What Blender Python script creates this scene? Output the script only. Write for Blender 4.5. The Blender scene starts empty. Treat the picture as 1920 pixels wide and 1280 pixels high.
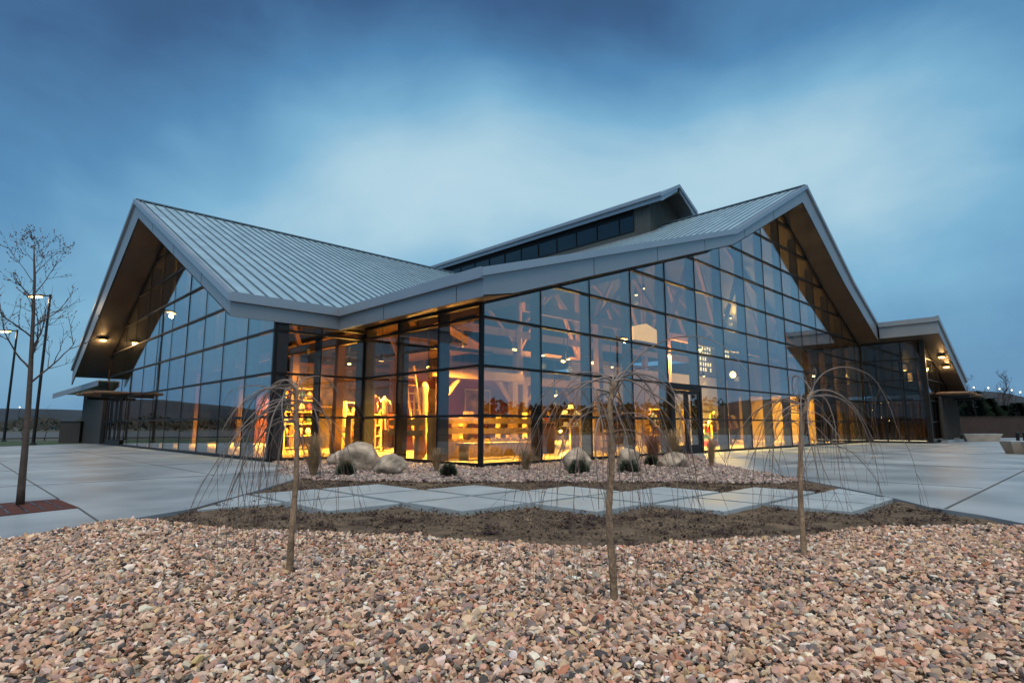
import bpy, bmesh, math, random
import numpy as np
from mathutils import Vector, Matrix, noise as mnoise

S = bpy.context.scene
COL = S.collection
R = math.radians
rnd = random.Random(7)

# ------------------------------------------------------------------ camera
# World frame: x (u) runs along the right glass gable, y (v) along the left one, the corner of the right gable is the origin, plaza is z = 0.
F = 1097.0
PITCH = math.atan(159 / F)
TH = R(45.7366)
CAM = Vector((-9.826, -11.205, 1.0))
FW = Vector((math.cos(TH), math.sin(TH), 0))
RT = Vector((math.sin(TH), -math.cos(TH), 0))
cam_d = bpy.data.cameras.new('camera')
cam = bpy.data.objects.new('camera', cam_d)
COL.objects.link(cam)
cam.location = CAM
cam.rotation_euler = (R(90) + PITCH, 0, TH - R(90))
cam_d.sensor_width = 36
cam_d.lens = 36 * F / 1920
cam_d.clip_start = 0.05
cam_d.clip_end = 5000
S.camera = cam

# ------------------------------------------------------------------ world
SUN_EL, SUN_ROT = R(62), R(215)
w = bpy.data.worlds.new('World')
S.world = w
w.use_nodes = True
wn, wl = w.node_tree.nodes, w.node_tree.links
wn.clear()
def wnode(t, **k):
    n = wn.new(t)
    for a, b in k.items():
        setattr(n, a, b)
    return n
w_out = wnode('ShaderNodeOutputWorld')
w_bg = wnode('ShaderNodeBackground')
w_sky = wnode('ShaderNodeTexSky', sky_type='NISHITA', sun_disc=False, sun_elevation=R(3), sun_rotation=SUN_ROT)
w_bgs = wnode('ShaderNodeBackground')
w_bgs.inputs['Strength'].default_value = 0.02
w_add = wnode('ShaderNodeAddShader')
wl.new(w_sky.outputs[0], w_bgs.inputs['Color'])
wl.new(w_bg.outputs[0], w_add.inputs[0]); wl.new(w_bgs.outputs[0], w_add.inputs[1])
wl.new(w_add.outputs[0], w_out.inputs['Surface'])
w_tc = wnode('ShaderNodeTexCoord')
def wmath(op, a, b=None, c=None, clamp=False):
    n = wnode('ShaderNodeMath', operation=op, use_clamp=clamp)
    for i, x in enumerate((a, b, c)):
        if x is None: continue
        if isinstance(x, (int, float)): n.inputs[i].default_value = x
        else: wl.new(x, n.inputs[i])
    return n.outputs[0]
# warped direction
w_n1 = wnode('ShaderNodeTexNoise'); w_n1.inputs['Scale'].default_value = 1.7; w_n1.inputs['Detail'].default_value = 3; w_n1.inputs['Roughness'].default_value = 0.45
wl.new(w_tc.outputs['Generated'], w_n1.inputs['Vector'])
w_v1 = wnode('ShaderNodeVectorMath', operation='SUBTRACT'); w_v1.inputs[1].default_value = (.5, .5, .5)
wl.new(w_n1.outputs['Color'], w_v1.inputs[0])
w_v2 = wnode('ShaderNodeVectorMath', operation='SCALE'); w_v2.inputs['Scale'].default_value = 0.24
wl.new(w_v1.outputs[0], w_v2.inputs[0])
w_v3 = wnode('ShaderNodeVectorMath', operation='ADD')
wl.new(w_tc.outputs['Generated'], w_v3.inputs[0]); wl.new(w_v2.outputs[0], w_v3.inputs[1])
w_v4 = wnode('ShaderNodeVectorMath', operation='NORMALIZE')
wl.new(w_v3.outputs[0], w_v4.inputs[0])
WDIR = w_v4.outputs[0]

def ray(px, py):
    c0, c2 = (px - 960) / F, -(py - 640) / F
    cy, sy = math.cos(PITCH), math.sin(PITCH)
    return RT * c0 + FW * (cy - c2 * sy) + Vector((0, 0, sy + c2 * cy))
def G(px, py, z=0.0):
    r = ray(px, py); return CAM + r * ((z - CAM.z) / r.z)
def atv(px, py, v):
    r = ray(px, py); return CAM + r * ((v - CAM.y) / r.y)
def atu(px, py, u):
    r = ray(px, py); return CAM + r * ((u - CAM.x) / r.x)
def atd(px, py, d):
    r = ray(px, py); return CAM + r * (d / r.dot(FW))

def lobe(d, k, amp):
    n = wnode('ShaderNodeVectorMath', operation='DOT_PRODUCT'); n.inputs[1].default_value = Vector(d).normalized()
    wl.new(WDIR, n.inputs[0])
    e = wmath('EXPONENT', wmath('MULTIPLY', wmath('SUBTRACT', n.outputs['Value'], 1.0), k))
    return wmath('MULTIPLY', e, amp)
# cloud brightness: pale openings and dark banks at real directions of the sky
LOBES = [((420, 400), 40, .26), ((760, 320), 42, .50), ((1000, 370), 40, .34), ((1230, 310), 40, .32), ((1480, 230), 36, .38), ((1730, 190), 50, .09), ((120, 470), 26, .22),
         ((1030, 60), 26, -.44), ((60, 170), 28, -.26), ((470, 110), 34, -.26), ((1600, -30), 36, -.26), ((1800, 480), 30, .08)]
acc = None
for (p, k, a) in LOBES:
    o = lobe(ray(*p), k, a)
    acc = o if acc is None else wmath('ADD', acc, o)
for d, k, a in (((-.7, -.7, .75), 2.6, .40), ((0, 0, 1), 7, .52), ((.7, -.7, .25), 6, .24), ((-.45, .9, .3), 8, .12)):
    acc = wmath('ADD', acc, lobe(d, k, a))
w_n2 = wnode('ShaderNodeTexNoise'); w_n2.inputs['Scale'].default_value = 2.6; w_n2.inputs['Detail'].default_value = 5; w_n2.inputs['Roughness'].default_value = 0.5
wl.new(WDIR, w_n2.inputs['Vector'])
acc = wmath('ADD', acc, wmath('MULTIPLY', wmath('SUBTRACT', w_n2.outputs['Fac'], .5), .42))
w_mp = wnode('ShaderNodeMapping'); w_mp.inputs['Scale'].default_value = (1, 1, 2.6); w_mp.inputs['Rotation'].default_value = (.25, .2, 0)
wl.new(WDIR, w_mp.inputs['Vector'])
w_n3 = wnode('ShaderNodeTexNoise'); w_n3.inputs['Scale'].default_value = 5.5; w_n3.inputs['Detail'].default_value = 7; w_n3.inputs['Roughness'].default_value = 0.55
wl.new(w_mp.outputs[0], w_n3.inputs['Vector'])
acc = wmath('ADD', acc, wmath('MULTIPLY', wmath('SUBTRACT', w_n3.outputs['Fac'], .5), .17))
acc = wmath('ADD', acc, .325, clamp=True)
w_cr = wnode('ShaderNodeValToRGB')
wl.new(acc, w_cr.inputs['Fac'])
el = w_cr.color_ramp.elements
el[0].position = 0.0; el[0].color = (.022, .060, .140, 1)
el[1].position = 1.0; el[1].color = (.52, .69, .79, 1)
for p, c in ((.18, (.035, .103, .240)), (.38, (.077, .232, .440)), (.60, (.188, .420, .620)), (.80, (.400, .605, .725))):
    e = el.new(p); e.color = (*c, 1)
wl.new(w_cr.outputs[0], w_bg.inputs['Color'])
w_bg.inputs['Strength'].default_value = 1.0

# ------------------------------------------------------------------ sun
sd = bpy.data.lights.new('sun', 'SUN')
sd.energy = 2.7
sd.angle = R(50)
sd.color = (1.0, .84, .69)
sun = bpy.data.objects.new('sun', sd)
COL.objects.link(sun)
sdir = Vector((-.62, -.55, 0)).normalized() * math.cos(SUN_EL) + Vector((0, 0, math.sin(SUN_EL)))
sun.rotation_euler = sdir.to_track_quat('Z', 'Y').to_euler()
sun.location = sdir * 60

S.view_settings.view_transform = 'Standard'
S.view_settings.look = 'None'
S.view_settings.exposure = 0.0
S.view_settings.gamma = 1.0
S.view_settings.use_curve_mapping = False
S.render.engine = 'CYCLES'
S.cycles.max_bounces = 8
S.cycles.diffuse_bounces = 3
S.cycles.glossy_bounces = 4
S.cycles.transparent_max_bounces = 12
S.cycles.sample_clamp_indirect = 4.0
S.cycles.caustics_reflective = False
S.cycles.use_denoising = True

# ------------------------------------------------------------------ helpers
class MB:
    def __init__(s):
        s.v = []; s.f = []
    def add(s, verts, faces):
        n = len(s.v)
        s.v += [tuple(p) for p in verts]
        s.f += [tuple(i + n for i in f) for f in faces]
        return s
    def box(s, a, b):
        x0, y0, z0 = a; x1, y1, z1 = b
        s.add([(x0, y0, z0), (x1, y0, z0), (x1, y1, z0), (x0, y1, z0), (x0, y0, z1), (x1, y0, z1), (x1, y1, z1), (x0, y1, z1)],
              [(0, 3, 2, 1), (4, 5, 6, 7), (0, 1, 5, 4), (1, 2, 6, 5), (2, 3, 7, 6), (3, 0, 4, 7)])
        return s
    def slab(s, top, bot):
        """closed solid between two loops with the same number of points"""
        n = len(top)
        s.add(list(top) + list(bot), [tuple(range(n)), tuple(range(2 * n - 1, n - 1, -1))] + [(i, n + i, n + (i + 1) % n, (i + 1) % n) for i in range(n)])
        return s
    def prism(s, pts, z0, z1):
        return s.slab([(p[0], p[1], z1) for p in pts], [(p[0], p[1], z0) for p in pts])
    def bar(s, a, b, w, h, up=(0, 0, 1)):
        """rectangular bar from a to b: w across, h along up"""
        a, b, up = Vector(a), Vector(b), Vector(up)
        d = (b - a).normalized()
        x = d.cross(up)
        if x.length < 1e-4: x = d.cross(Vector((1, 0, 0)))
        x.normalize(); y = x.cross(d)
        o = [x * w / 2 + y * h / 2, -x * w / 2 + y * h / 2, -x * w / 2 - y * h / 2, x * w / 2 - y * h / 2]
        s.slab([a + k for k in o], [b + k for k in o]); return s
    def tube(s, pts, rad, n=6, cap=True):
        pts = [Vector(p) for p in pts]
        if not hasattr(rad, '__len__'): rad = [rad] * len(pts)
        rings = []; x = None
        for i, p in enumerate(pts):
            d = (pts[min(i + 1, len(pts) - 1)] - pts[max(i - 1, 0)])
            if d.length < 1e-9: d = Vector((0, 0, 1))
            d.normalize()
            if x is None or abs(x.dot(d)) > .98:
                x = d.orthogonal().normalized()
            x = (x - d * x.dot(d)).normalized(); y = d.cross(x)
            rings.append([p + (x * math.cos(2 * math.pi * k / n) + y * math.sin(2 * math.pi * k / n)) * rad[i] for k in range(n)])
        vs = [q for r in rings for q in r]
        fs = []
        for i in range(len(pts) - 1):
            for k in range(n):
                fs.append((i * n + k, i * n + (k + 1) % n, (i + 1) * n + (k + 1) % n, (i + 1) * n + k))
        if cap:
            fs.append(tuple(range(n - 1, -1, -1))); fs.append(tuple(range((len(pts) - 1) * n, len(pts) * n)))
        s.add(vs, fs); return s
    def lathe(s, prof, c=(0, 0, 0), n=16):
        vs, fs = [], []
        for r, z in prof:
            for k in range(n):
                a = 2 * math.pi * k / n
                vs.append((c[0] + r * math.cos(a), c[1] + r * math.sin(a), c[2] + z))
        for i in range(len(prof) - 1):
            for k in range(n):
                fs.append((i * n + k, i * n + (k + 1) % n, (i + 1) * n + (k + 1) % n, (i + 1) * n + k))
        fs.append(tuple(range(n - 1, -1, -1))); fs.append(tuple(range((len(prof) - 1) * n, len(prof) * n)))
        s.add(vs, fs); return s
    def build(s, name, m=None, parent=None, smooth=False, bevel=0):
        me = bpy.data.meshes.new(name)
        me.from_pydata(s.v, [], s.f)
        if m: me.materials.append(m)
        if smooth:
            me.polygons.foreach_set('use_smooth', [True] * len(me.polygons))
        me.update()
        o = bpy.data.objects.new(name, me)
        COL.objects.link(o)
        if bevel:
            b = o.modifiers.new('bevel', 'BEVEL'); b.width = bevel; b.segments = 2; b.limit_method = 'ANGLE'
        if parent:
            o.parent = parent
            if parent.parent is None: o.matrix_parent_inverse = Matrix.Translation(-parent.location)
        return o
def thing(name, label, cat, loc=(0, 0, 0), group=None):
    o = bpy.data.objects.new(name, None)
    COL.objects.link(o)
    o.location = loc
    o.empty_display_size = .2
    o['label'] = label; o['category'] = cat
    if group: o['group'] = group
    return o
def tag(o, label, cat, group=None):
    o['label'] = label; o['category'] = cat
    if group: o['group'] = group
    return o
def struct(o):
    o['kind'] = 'structure'; return o
def stuff(o, label=None, cat=None):
    o['kind'] = 'stuff'
    if label: o['label'] = label
    if cat: o['category'] = cat
    return o

# ------------------------------------------------------------------ materials
MATS = {}
def mat(name, col, rough=.6, metal=0.0, var=.12, scale=6.0, bump=0.0, bscale=None, col2=None, emit=None, estr=0, coord='Object', stretch=None, spec=None, detail=4, rvar=0.0):
    if name in MATS: return MATS[name]
    m = bpy.data.materials.new(name); m.use_nodes = True
    nt = m.node_tree; n, l = nt.nodes, nt.links
    b = n['Principled BSDF']
    b.inputs['Roughness'].default_value = rough
    b.inputs['Metallic'].default_value = metal
    if spec is not None: b.inputs['Specular IOR Level'].default_value = spec
    tc = n.new('ShaderNodeTexCoord')
    vec = tc.outputs[coord]
    if stretch:
        mp = n.new('ShaderNodeMapping'); mp.inputs['Scale'].default_value = stretch
        l.new(vec, mp.inputs['Vector']); vec = mp.outputs[0]
    nz = n.new('ShaderNodeTexNoise'); nz.inputs['Scale'].default_value = scale; nz.inputs['Detail'].default_value = detail
    l.new(vec, nz.inputs['Vector'])
    cr = n.new('ShaderNodeValToRGB'); l.new(nz.outputs['Fac'], cr.inputs['Fac'])
    c2 = col2 or tuple(min(1, c * (1 + var)) for c in col)
    c1 = tuple(c * (1 - var) for c in col)
    cr.color_ramp.elements[0].position = .3; cr.color_ramp.elements[0].color = (*c1, 1)
    cr.color_ramp.elements[1].position = .7; cr.color_ramp.elements[1].color = (*c2, 1)
    l.new(cr.outputs[0], b.inputs['Base Color'])
    if rvar:
        mr = n.new('ShaderNodeMapRange'); mr.inputs['To Min'].default_value = max(0, rough - rvar); mr.inputs['To Max'].default_value = min(1, rough + rvar)
        mr.inputs['From Min'].default_value = .3; mr.inputs['From Max'].default_value = .7
        l.new(nz.outputs['Fac'], mr.inputs['Value']); l.new(mr.outputs[0], b.inputs['Roughness'])
    if bump:
        n2 = n.new('ShaderNodeTexNoise'); n2.inputs['Scale'].default_value = bscale or scale * 6; n2.inputs['Detail'].default_value = 5
        l.new(vec, n2.inputs['Vector'])
        bp = n.new('ShaderNodeBump'); bp.inputs['Strength'].default_value = bump; bp.inputs['Distance'].default_value = .02
        l.new(n2.outputs['Fac'], bp.inputs['Height']); l.new(bp.outputs[0], b.inputs['Normal'])
    if emit:
        b.inputs['Emission Color'].default_value = (*emit, 1); b.inputs['Emission Strength'].default_value = estr
    MATS[name] = m
    return m

def glass_mat(name, tint, base):
    m = bpy.data.materials.new(name); m.use_nodes = True
    n, l = m.node_tree.nodes, m.node_tree.links
    n.clear()
    out = n.new('ShaderNodeOutputMaterial')
    tr = n.new('ShaderNodeBsdfTransparent'); tr.inputs[0].default_value = (*tint, 1)
    gl = n.new('ShaderNodeBsdfGlossy'); gl.inputs['Roughness'].default_value = 0.0; gl.inputs['Color'].default_value = (.93, .97, 1, 1)
    lw = n.new('ShaderNodeLayerWeight'); lw.inputs['Blend'].default_value = .5
    pw = n.new('ShaderNodeMath'); pw.operation = 'POWER'; pw.inputs[1].default_value = 4.0
    l.new(lw.outputs['Facing'], pw.inputs[0])
    mr = n.new('ShaderNodeMapRange'); mr.inputs['To Min'].default_value = base; mr.inputs['To Max'].default_value = 1.0
    l.new(pw.outputs[0], mr.inputs['Value'])
    # very slight waviness of tempered panes
    tc = n.new('ShaderNodeTexCoord'); nz = n.new('ShaderNodeTexNoise'); nz.inputs['Scale'].default_value = .9; nz.inputs['Detail'].default_value = 1
    l.new(tc.outputs['Object'], nz.inputs['Vector'])
    bp = n.new('ShaderNodeBump'); bp.inputs['Strength'].default_value = .02; bp.inputs['Distance'].default_value = .03
    l.new(nz.outputs['Fac'], bp.inputs['Height']); l.new(bp.outputs[0], gl.inputs['Normal'])
    mx = n.new('ShaderNodeMixShader')
    l.new(mr.outputs[0], mx.inputs[0]); l.new(tr.outputs[0], mx.inputs[1]); l.new(gl.outputs[0], mx.inputs[2])
    l.new(mx.outputs[0], out.inputs['Surface'])
    return m

M_glass = glass_mat('coated_glass', (.82, .87, .89), .155)
M_clear = glass_mat('clear_glass', (.55, .58, .58), .055)
M_recess = glass_mat('recess_glass', (.88, .89, .88), .075)
M_alu = mat('dark_aluminium', (.008, .0085, .010), .45, .0, .1, spec=.25)
M_fin = mat('grey_fin', (.022, .025, .031), .5, .0, .1, spec=.3)
M_roof = mat('galvanised_roof', (.39, .56, .655), .36, .40, .07, 1.2, rvar=.06)
M_seam = mat('galvanised_seam_shaded', (.15, .21, .26), .45, .6, .07, 1.2)  # roof metal darkened so the seams carry their shadow line in the colour
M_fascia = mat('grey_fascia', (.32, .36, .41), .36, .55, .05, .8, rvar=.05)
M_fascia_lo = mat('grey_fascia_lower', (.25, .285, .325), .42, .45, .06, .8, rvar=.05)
M_soffit = mat('brown_soffit', (.056, .052, .049), .42, 0, .22, 1.5, stretch=(1, .15, 1), rvar=.08)
M_siding = mat('green_grey_siding', (.085, .090, .085), .55, .2, .1)
M_conc = mat('plaza_concrete', (.225, .255, .28), .44, 0, .40, .55, bump=.12, bscale=30, detail=9, rvar=.08, stretch=(1, 1.0, 1))
M_paver = mat('paver_concrete', (.29, .335, .365), .58, 0, .16, 1.6, bump=.12, bscale=40, detail=8, rvar=.12)
M_joint = mat('joint_sealant', (.06, .06, .058), .8)
M_soil = mat('brown_soil', (.100, .068, .042), .95, 0, .55, 4.0, bump=1.0, bscale=28, detail=8)
M_ground = mat('dry_ground', (.050, .052, .034), .95, 0, .35, .06, bump=.4, bscale=2)
M_lawn = mat('lawn_green', (.018, .042, .010), .9, 0, .35, 3)
M_hill = mat('hill_brush', (.010, .016, .024), .95, 0, .6, .02, detail=8)
M_floor = mat('interior_floor', (.42, .28, .13), .30, 0, .15, 1.5)
M_wood = mat('warm_timber', (.19, .090, .026), .55, 0, .25, 3, stretch=(1, 1, .12), bump=.15)
M_woodl = mat('pale_timber', (.44, .25, .07), .55, 0, .22, 3, stretch=(1, 1, .2), bump=.15)
M_woodd = mat('dark_timber', (.10, .058, .032), .55, 0, .3, 3, stretch=(1, 1, .12))
M_maroon = mat('maroon_wall', (.16, .034, .018), .7, 0, .2, .8)
M_tan = mat('tan_wall', (.36, .23, .14), .7, 0, .1, .7)
M_pale = mat('pale_wall', (.62, .54, .46), .7, 0, .05, .7)
M_gold = mat('gold_wall', (.55, .36, .10), .6, 0, .25, 1.5)
M_black = mat('black_metal', (.012, .012, .013), .4, .4)
M_rust = mat('rusted_grate', (.085, .022, .012), .75, .3, .3, 6)
M_bark = mat('young_bark', (.29, .20, .13), .85, 0, .42, 16, bump=1.0, bscale=70, stretch=(1, 1, .45), detail=8)
M_twig = mat('grey_twig', (.175, .145, .130), .55, 0, .3, 12)
M_twigd = mat('dark_twig', (.060, .043, .036), .7, 0, .3, 10)
M_boulder = mat('pale_boulder', (.36, .29, .225), .85, 0, .55, 4.0, bump=1.0, bscale=16, detail=12)
M_juniper = mat('juniper_needles', (.018, .036, .016), .7, 0, .45, 9)
M_dry = mat('dry_grass', (.30, .205, .110), .75, 0, .3, 8)
M_evergreen = mat('evergreen_needles', (.007, .014, .010), .95, 0, .5, 1.5, spec=.1)
M_fence = mat('brown_fence', (.026, .014, .011), .7, 0, .25, 2)
M_lamp = mat('lamp_glow', (1, .9, .7), .5, emit=(1.0, .54, .13), estr=9)
M_lampw = mat('pale_lamp_glow', (1, .9, .8), .5, emit=(1.0, .78, .52), estr=12)
M_far = mat('far_lamp_glow', (1, .9, .7), .5, emit=(1.0, .75, .42), estr=9)
M_shade = mat('lit_shade', (.8, .6, .3), .6, emit=(1.0, .46, .09), estr=1.3, var=.1)
M_shade2 = mat('lit_cylinder', (.8, .6, .4), .6, emit=(1.0, .55, .25), estr=.35)

# ------------------------------------------------------------------ roof profiles (u or v, z)
TR = [(-1.0, 4.64), (12.5, 8.83), (21.05, 13.25), (27.8, 9.35), (32.1, 7.40)]
BR = [(-1.0, 4.00), (0.0, 4.20), (12.3, 8.17), (20.5, 12.20), (26.3, 8.95), (32.1, 6.30)]
TL = [(5.7, 4.66), (19.1, 11.22), (32.05, 4.44)]
BL = [(5.7, 4.05), (18.3, 10.15), (31.2, 3.85)]
OV_R = -1.2      # rake of the right gable
OV_L = -4.3      # rake of the left gable
U_L = -2.95      # glass plane of the left gable
V_I = 5.8        # inner wall
def ev(P, x):
    if x <= P[0][0]:
        i = 0
    else:
        i = len(P) - 2
        for k in range(len(P) - 1):
            if x <= P[k + 1][0]: i = k; break
    (x0, z0), (x1, z1) = P[i], P[i + 1]
    return z0 + (z1 - z0) * (x - x0) / (x1 - x0)
def inv(P, z, i):
    (x0, z0), (x1, z1) = P[i], P[i + 1]
    return x0 + (x1 - x0) * (z - z0) / (z1 - z0)
BACK = 40.0

bld = thing('visitor_center', 'large glass gabled hall with standing seam metal roofs and lit timber interior', 'building', (0, 0, 0))

def roof_polys(PR, PL):
    kr = max(range(len(PR)), key=lambda i: PR[i][1])       # ridge index of the right profile
    ridge = PL[1]
    # where the left ridge meets the right roof's left slope
    segs = list(range(kr))
    pts_near, pts_far = [], []
    u_end = None
    for i in segs:
        if PR[i][1] <= ridge[1] <= PR[i + 1][1]:
            u_end = inv(PR, ridge[1], i)
    brk = [PR[i][0] for i in range(kr) if PR[i][0] < u_end]
    near = [(u, max(PL[0][0], inv(PL, ev(PR, u), 0))) for u in brk] + [(u_end, ridge[0])]
    far = [(u, min(PL[2][0], inv(PL, ev(PR, u), 1))) for u in brk] + [(u_end, ridge[0])]
    near[0] = (PR[0][0], PL[0][0]); far[0] = (PR[0][0], PL[2][0])
    out = {}
    out['left_near'] = [(OV_L, PL[0][0])] + near + [(OV_L, ridge[0])]
    out['left_far'] = [(OV_L, ridge[0])] + far[::-1] + [(OV_L, PL[2][0])]
    right = []
    for i in range(kr):
        a, b = PR[i][0], PR[i + 1][0]
        nv = [p for p in near if a - 1e-6 <= p[0] <= b + 1e-6]
        fv = [p for p in far if a - 1e-6 <= p[0] <= b + 1e-6]
        if b <= u_end + 1e-6:
            right.append([(a, OV_R), (b, OV_R)] + nv[::-1])
            right.append(fv + [(b, BACK), (a, BACK)])
        else:
            right.append([(a, OV_R), (b, OV_R), (b, BACK), (a, BACK)] + fv[:-1] + [(u_end, ridge[0])] + nv[::-1][1:])
    for i in range(kr, len(PR) - 1):
        a, b = PR[i][0], PR[i + 1][0]
        right.append([(a, OV_R), (b, OV_R), (b, BACK), (a, BACK)])
    out['right'] = right
    out['near'] = near
    return out
PT, PB = roof_polys(TR, TL), roof_polys(BR, BL)
V_END = -4.35    # rake of the low side wing
SW0, SW1 = 32.1, 39.4
zs = lambda u: 7.40 - .447 * (u - 32.1)

mb = MB()
TH_R = .06
for poly in PT['right']:
    mb.slab([(u, v, ev(TR, u)) for u, v in poly], [(u, v, ev(TR, u) - TH_R) for u, v in poly])
roof_r = mb.build('roof', M_roof, bld)
mb = MB()
for nm in ('left_near', 'left_far'):
    poly = PT[nm]
    zf = lambda v: ev(TL, v)
    mb.slab([(u, v, zf(v)) for u, v in poly], [(u, v, zf(v) - TH_R) for u, v in poly])
roof_l = mb.build('roof', M_roof, bld)
mb = MB()
mb.slab([(SW0 + .01, V_END, zs(SW0)), (SW1, V_END, zs(SW1)), (SW1, 12, zs(SW1)), (SW0 + .01, 12, zs(SW0))],
        [(SW0 + .01, V_END, zs(SW0) - .06), (SW1, V_END, zs(SW1) - .06), (SW1, 12, zs(SW1) - .06), (SW0 + .01, 12, zs(SW0) - .06)])
roof_s = mb.build('roof', M_roof, bld)

# standing seams
def valley_v(u):
    n = PT['near']
    for (a, va), (b, vb) in zip(n, n[1:]):
        if a <= u <= b: return va + (vb - va) * (u - a) / (b - a)
    return n[0][1] if u < n[0][0] else None
mb = MB()
u = OV_L + .22
while u < PT['near'][-1][0]:
    v0 = 5.74 if u < -1 else valley_v(u) + .02
    mb.bar((u, v0, ev(TL, v0) + .022), (u, 19.1, ev(TL, 19.1) + .022), .038, .06)
    u += .43
mb.build('standing_seam', M_seam, roof_l)
mb = MB()
v = OV_R + .25
while v < 24:
    # right roof left slope: only outside the valley
    n = PT['near']
    us = -1.0
    for (a, va), (b, vb) in zip(n, n[1:]):
        if va <= v <= vb: us = a + (b - a) * (v - va) / (vb - va)
    if v > 19.1: break
    for (a, b) in ((us, 12.5), (max(us, 12.5), 21.05)):
        if b - a > .2:
            mb.bar((a + .03, v, ev(TR, a + .03) + .018), (b, v, ev(TR, b) + .018), .03, .04)
    v += .43
mb.build('standing_seam', M_seam, roof_r)
# ridge caps
mb = MB()
mb.bar((OV_L - .03, 19.1, 11.25), (PT['near'][-1][0], 19.1, 11.25), .26, .06)
mb.build('ridge_cap', M_seam, roof_l)
mb = MB()
mb.bar((21.05, OV_R - .03, 13.28), (21.05, 9, 13.28), .26, .06)
mb.build('ridge_cap', M_seam, roof_r)

# soffit and ceiling (underside)
mb = MB()
for poly in PB['right']:
    mb.slab([(u, v, ev(BR, u) + .03) for u, v in poly], [(u, v, ev(BR, u)) for u, v in poly])
mb.build('soffit', M_soffit, bld)
mb = MB()
for nm in ('left_near', 'left_far'):
    poly = PB[nm]
    mb.slab([(u, v, ev(BL, v) + .03) for u, v in poly], [(u, v, ev(BL, v)) for u, v in poly])
mb.build('soffit', M_soffit, bld)
zsb = lambda u: zs(u) - .95
mb = MB()
mb.slab([(SW0, V_END, zsb(SW0) + .03), (SW1, V_END, zsb(SW1) + .03), (SW1, 12, zsb(SW1) + .03), (SW0, 12, zsb(SW0) + .03)],
        [(SW0, V_END, zsb(SW0)), (SW1, V_END, zsb(SW1)), (SW1, 12, zsb(SW1)), (SW0, 12, zsb(SW0))])
mb.build('soffit', M_soffit, bld)

# fascias: lower board and the proud upper edge band
def fascia(topf, botf, xs, axis, at, out, band=.24, name='fascia', parent=None, thick=.06, ext=0):
    """strip following the profile; axis 'u' (runs along u at v=at) or 'v'; out = +-1 outward direction"""
    lo, hi = MB(), MB()
    P = (lambda x, d, z: (x, at + out * d, z)) if axis == 'u' else (lambda x, d, z: (at + out * d, x, z))
    for a, b in zip(xs, xs[1:]):
        za, zb, ya, yb = topf(a), topf(b), botf(a), botf(b)
        lo.slab([P(a, -thick, za - band), P(b, -thick, zb - band), P(b, 0, zb - band), P(a, 0, za - band)],
                [P(a, -thick, ya), P(b, -thick, yb), P(b, 0, yb), P(a, 0, ya)])
        if ext and a == xs[0]:
            a -= ext; za, ya = topf(a), botf(a)
        hi.slab([P(a, -.08, za + .05), P(b, -.08, zb + .05), P(b, .10, zb + .05), P(a, .10, za + .05)],
                [P(a, -.08, za - band), P(b, -.08, zb - band), P(b, .10, zb - band + .003), P(a, .10, za - band + .003)])
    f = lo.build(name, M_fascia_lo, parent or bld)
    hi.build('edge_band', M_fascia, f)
    return f
KX = sorted({p[0] for p in TR} | {p[0] for p in BR})
fR = fascia(lambda u: ev(TR, u), lambda u: ev(BR, u), [x for x in KX if x <= 32.1], 'u', OV_R, -1, .16, ext=.10)
fL = fascia(lambda v: ev(TL, v), lambda v: ev(BL, v), sorted({5.7, 18.3, 19.1, 31.2, 32.05}), 'v', OV_L, -1, .16, ext=.10)
fascia(lambda v: 4.64, lambda v: 4.0, [OV_R + .004, 5.7], 'v', -1.004, -1, .22)
fascia(lambda u: 4.66, lambda u: 4.03, [OV_L + .004, -1.0], 'u', 5.696, -1, .22)
fascia(zs, zsb, [SW0, SW1], 'u', V_END, -1, ext=.10)
fascia(lambda v: zs(SW0), lambda v: zsb(SW0), [V_END + .004, OV_R - .1], 'v', SW0 - .004, -1)
# end caps of the gutters and vertical joints of the fascia panels
for u in (3.2, 6.6, 9.9, 13.4, 16.6): MB().box((u - .008, OV_R - .006, ev(BR, u) + .01), (u + .008, OV_R - .001, ev(TR, u) - .18)).build('panel_joint', M_fin, fR)
for v in (8.5, 12, 15.5): MB().box((OV_L - .006, v - .008, ev(BL, v) + .01), (OV_L - .001, v + .008, ev(TL, v) - .18)).build('panel_joint', M_fin, fL)
for v in (-.2, 3.1): MB().box((-1.010, v - .008, 4.01), (-1.005, v + .008, 4.4)).build('panel_joint', M_fin, fR)

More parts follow.
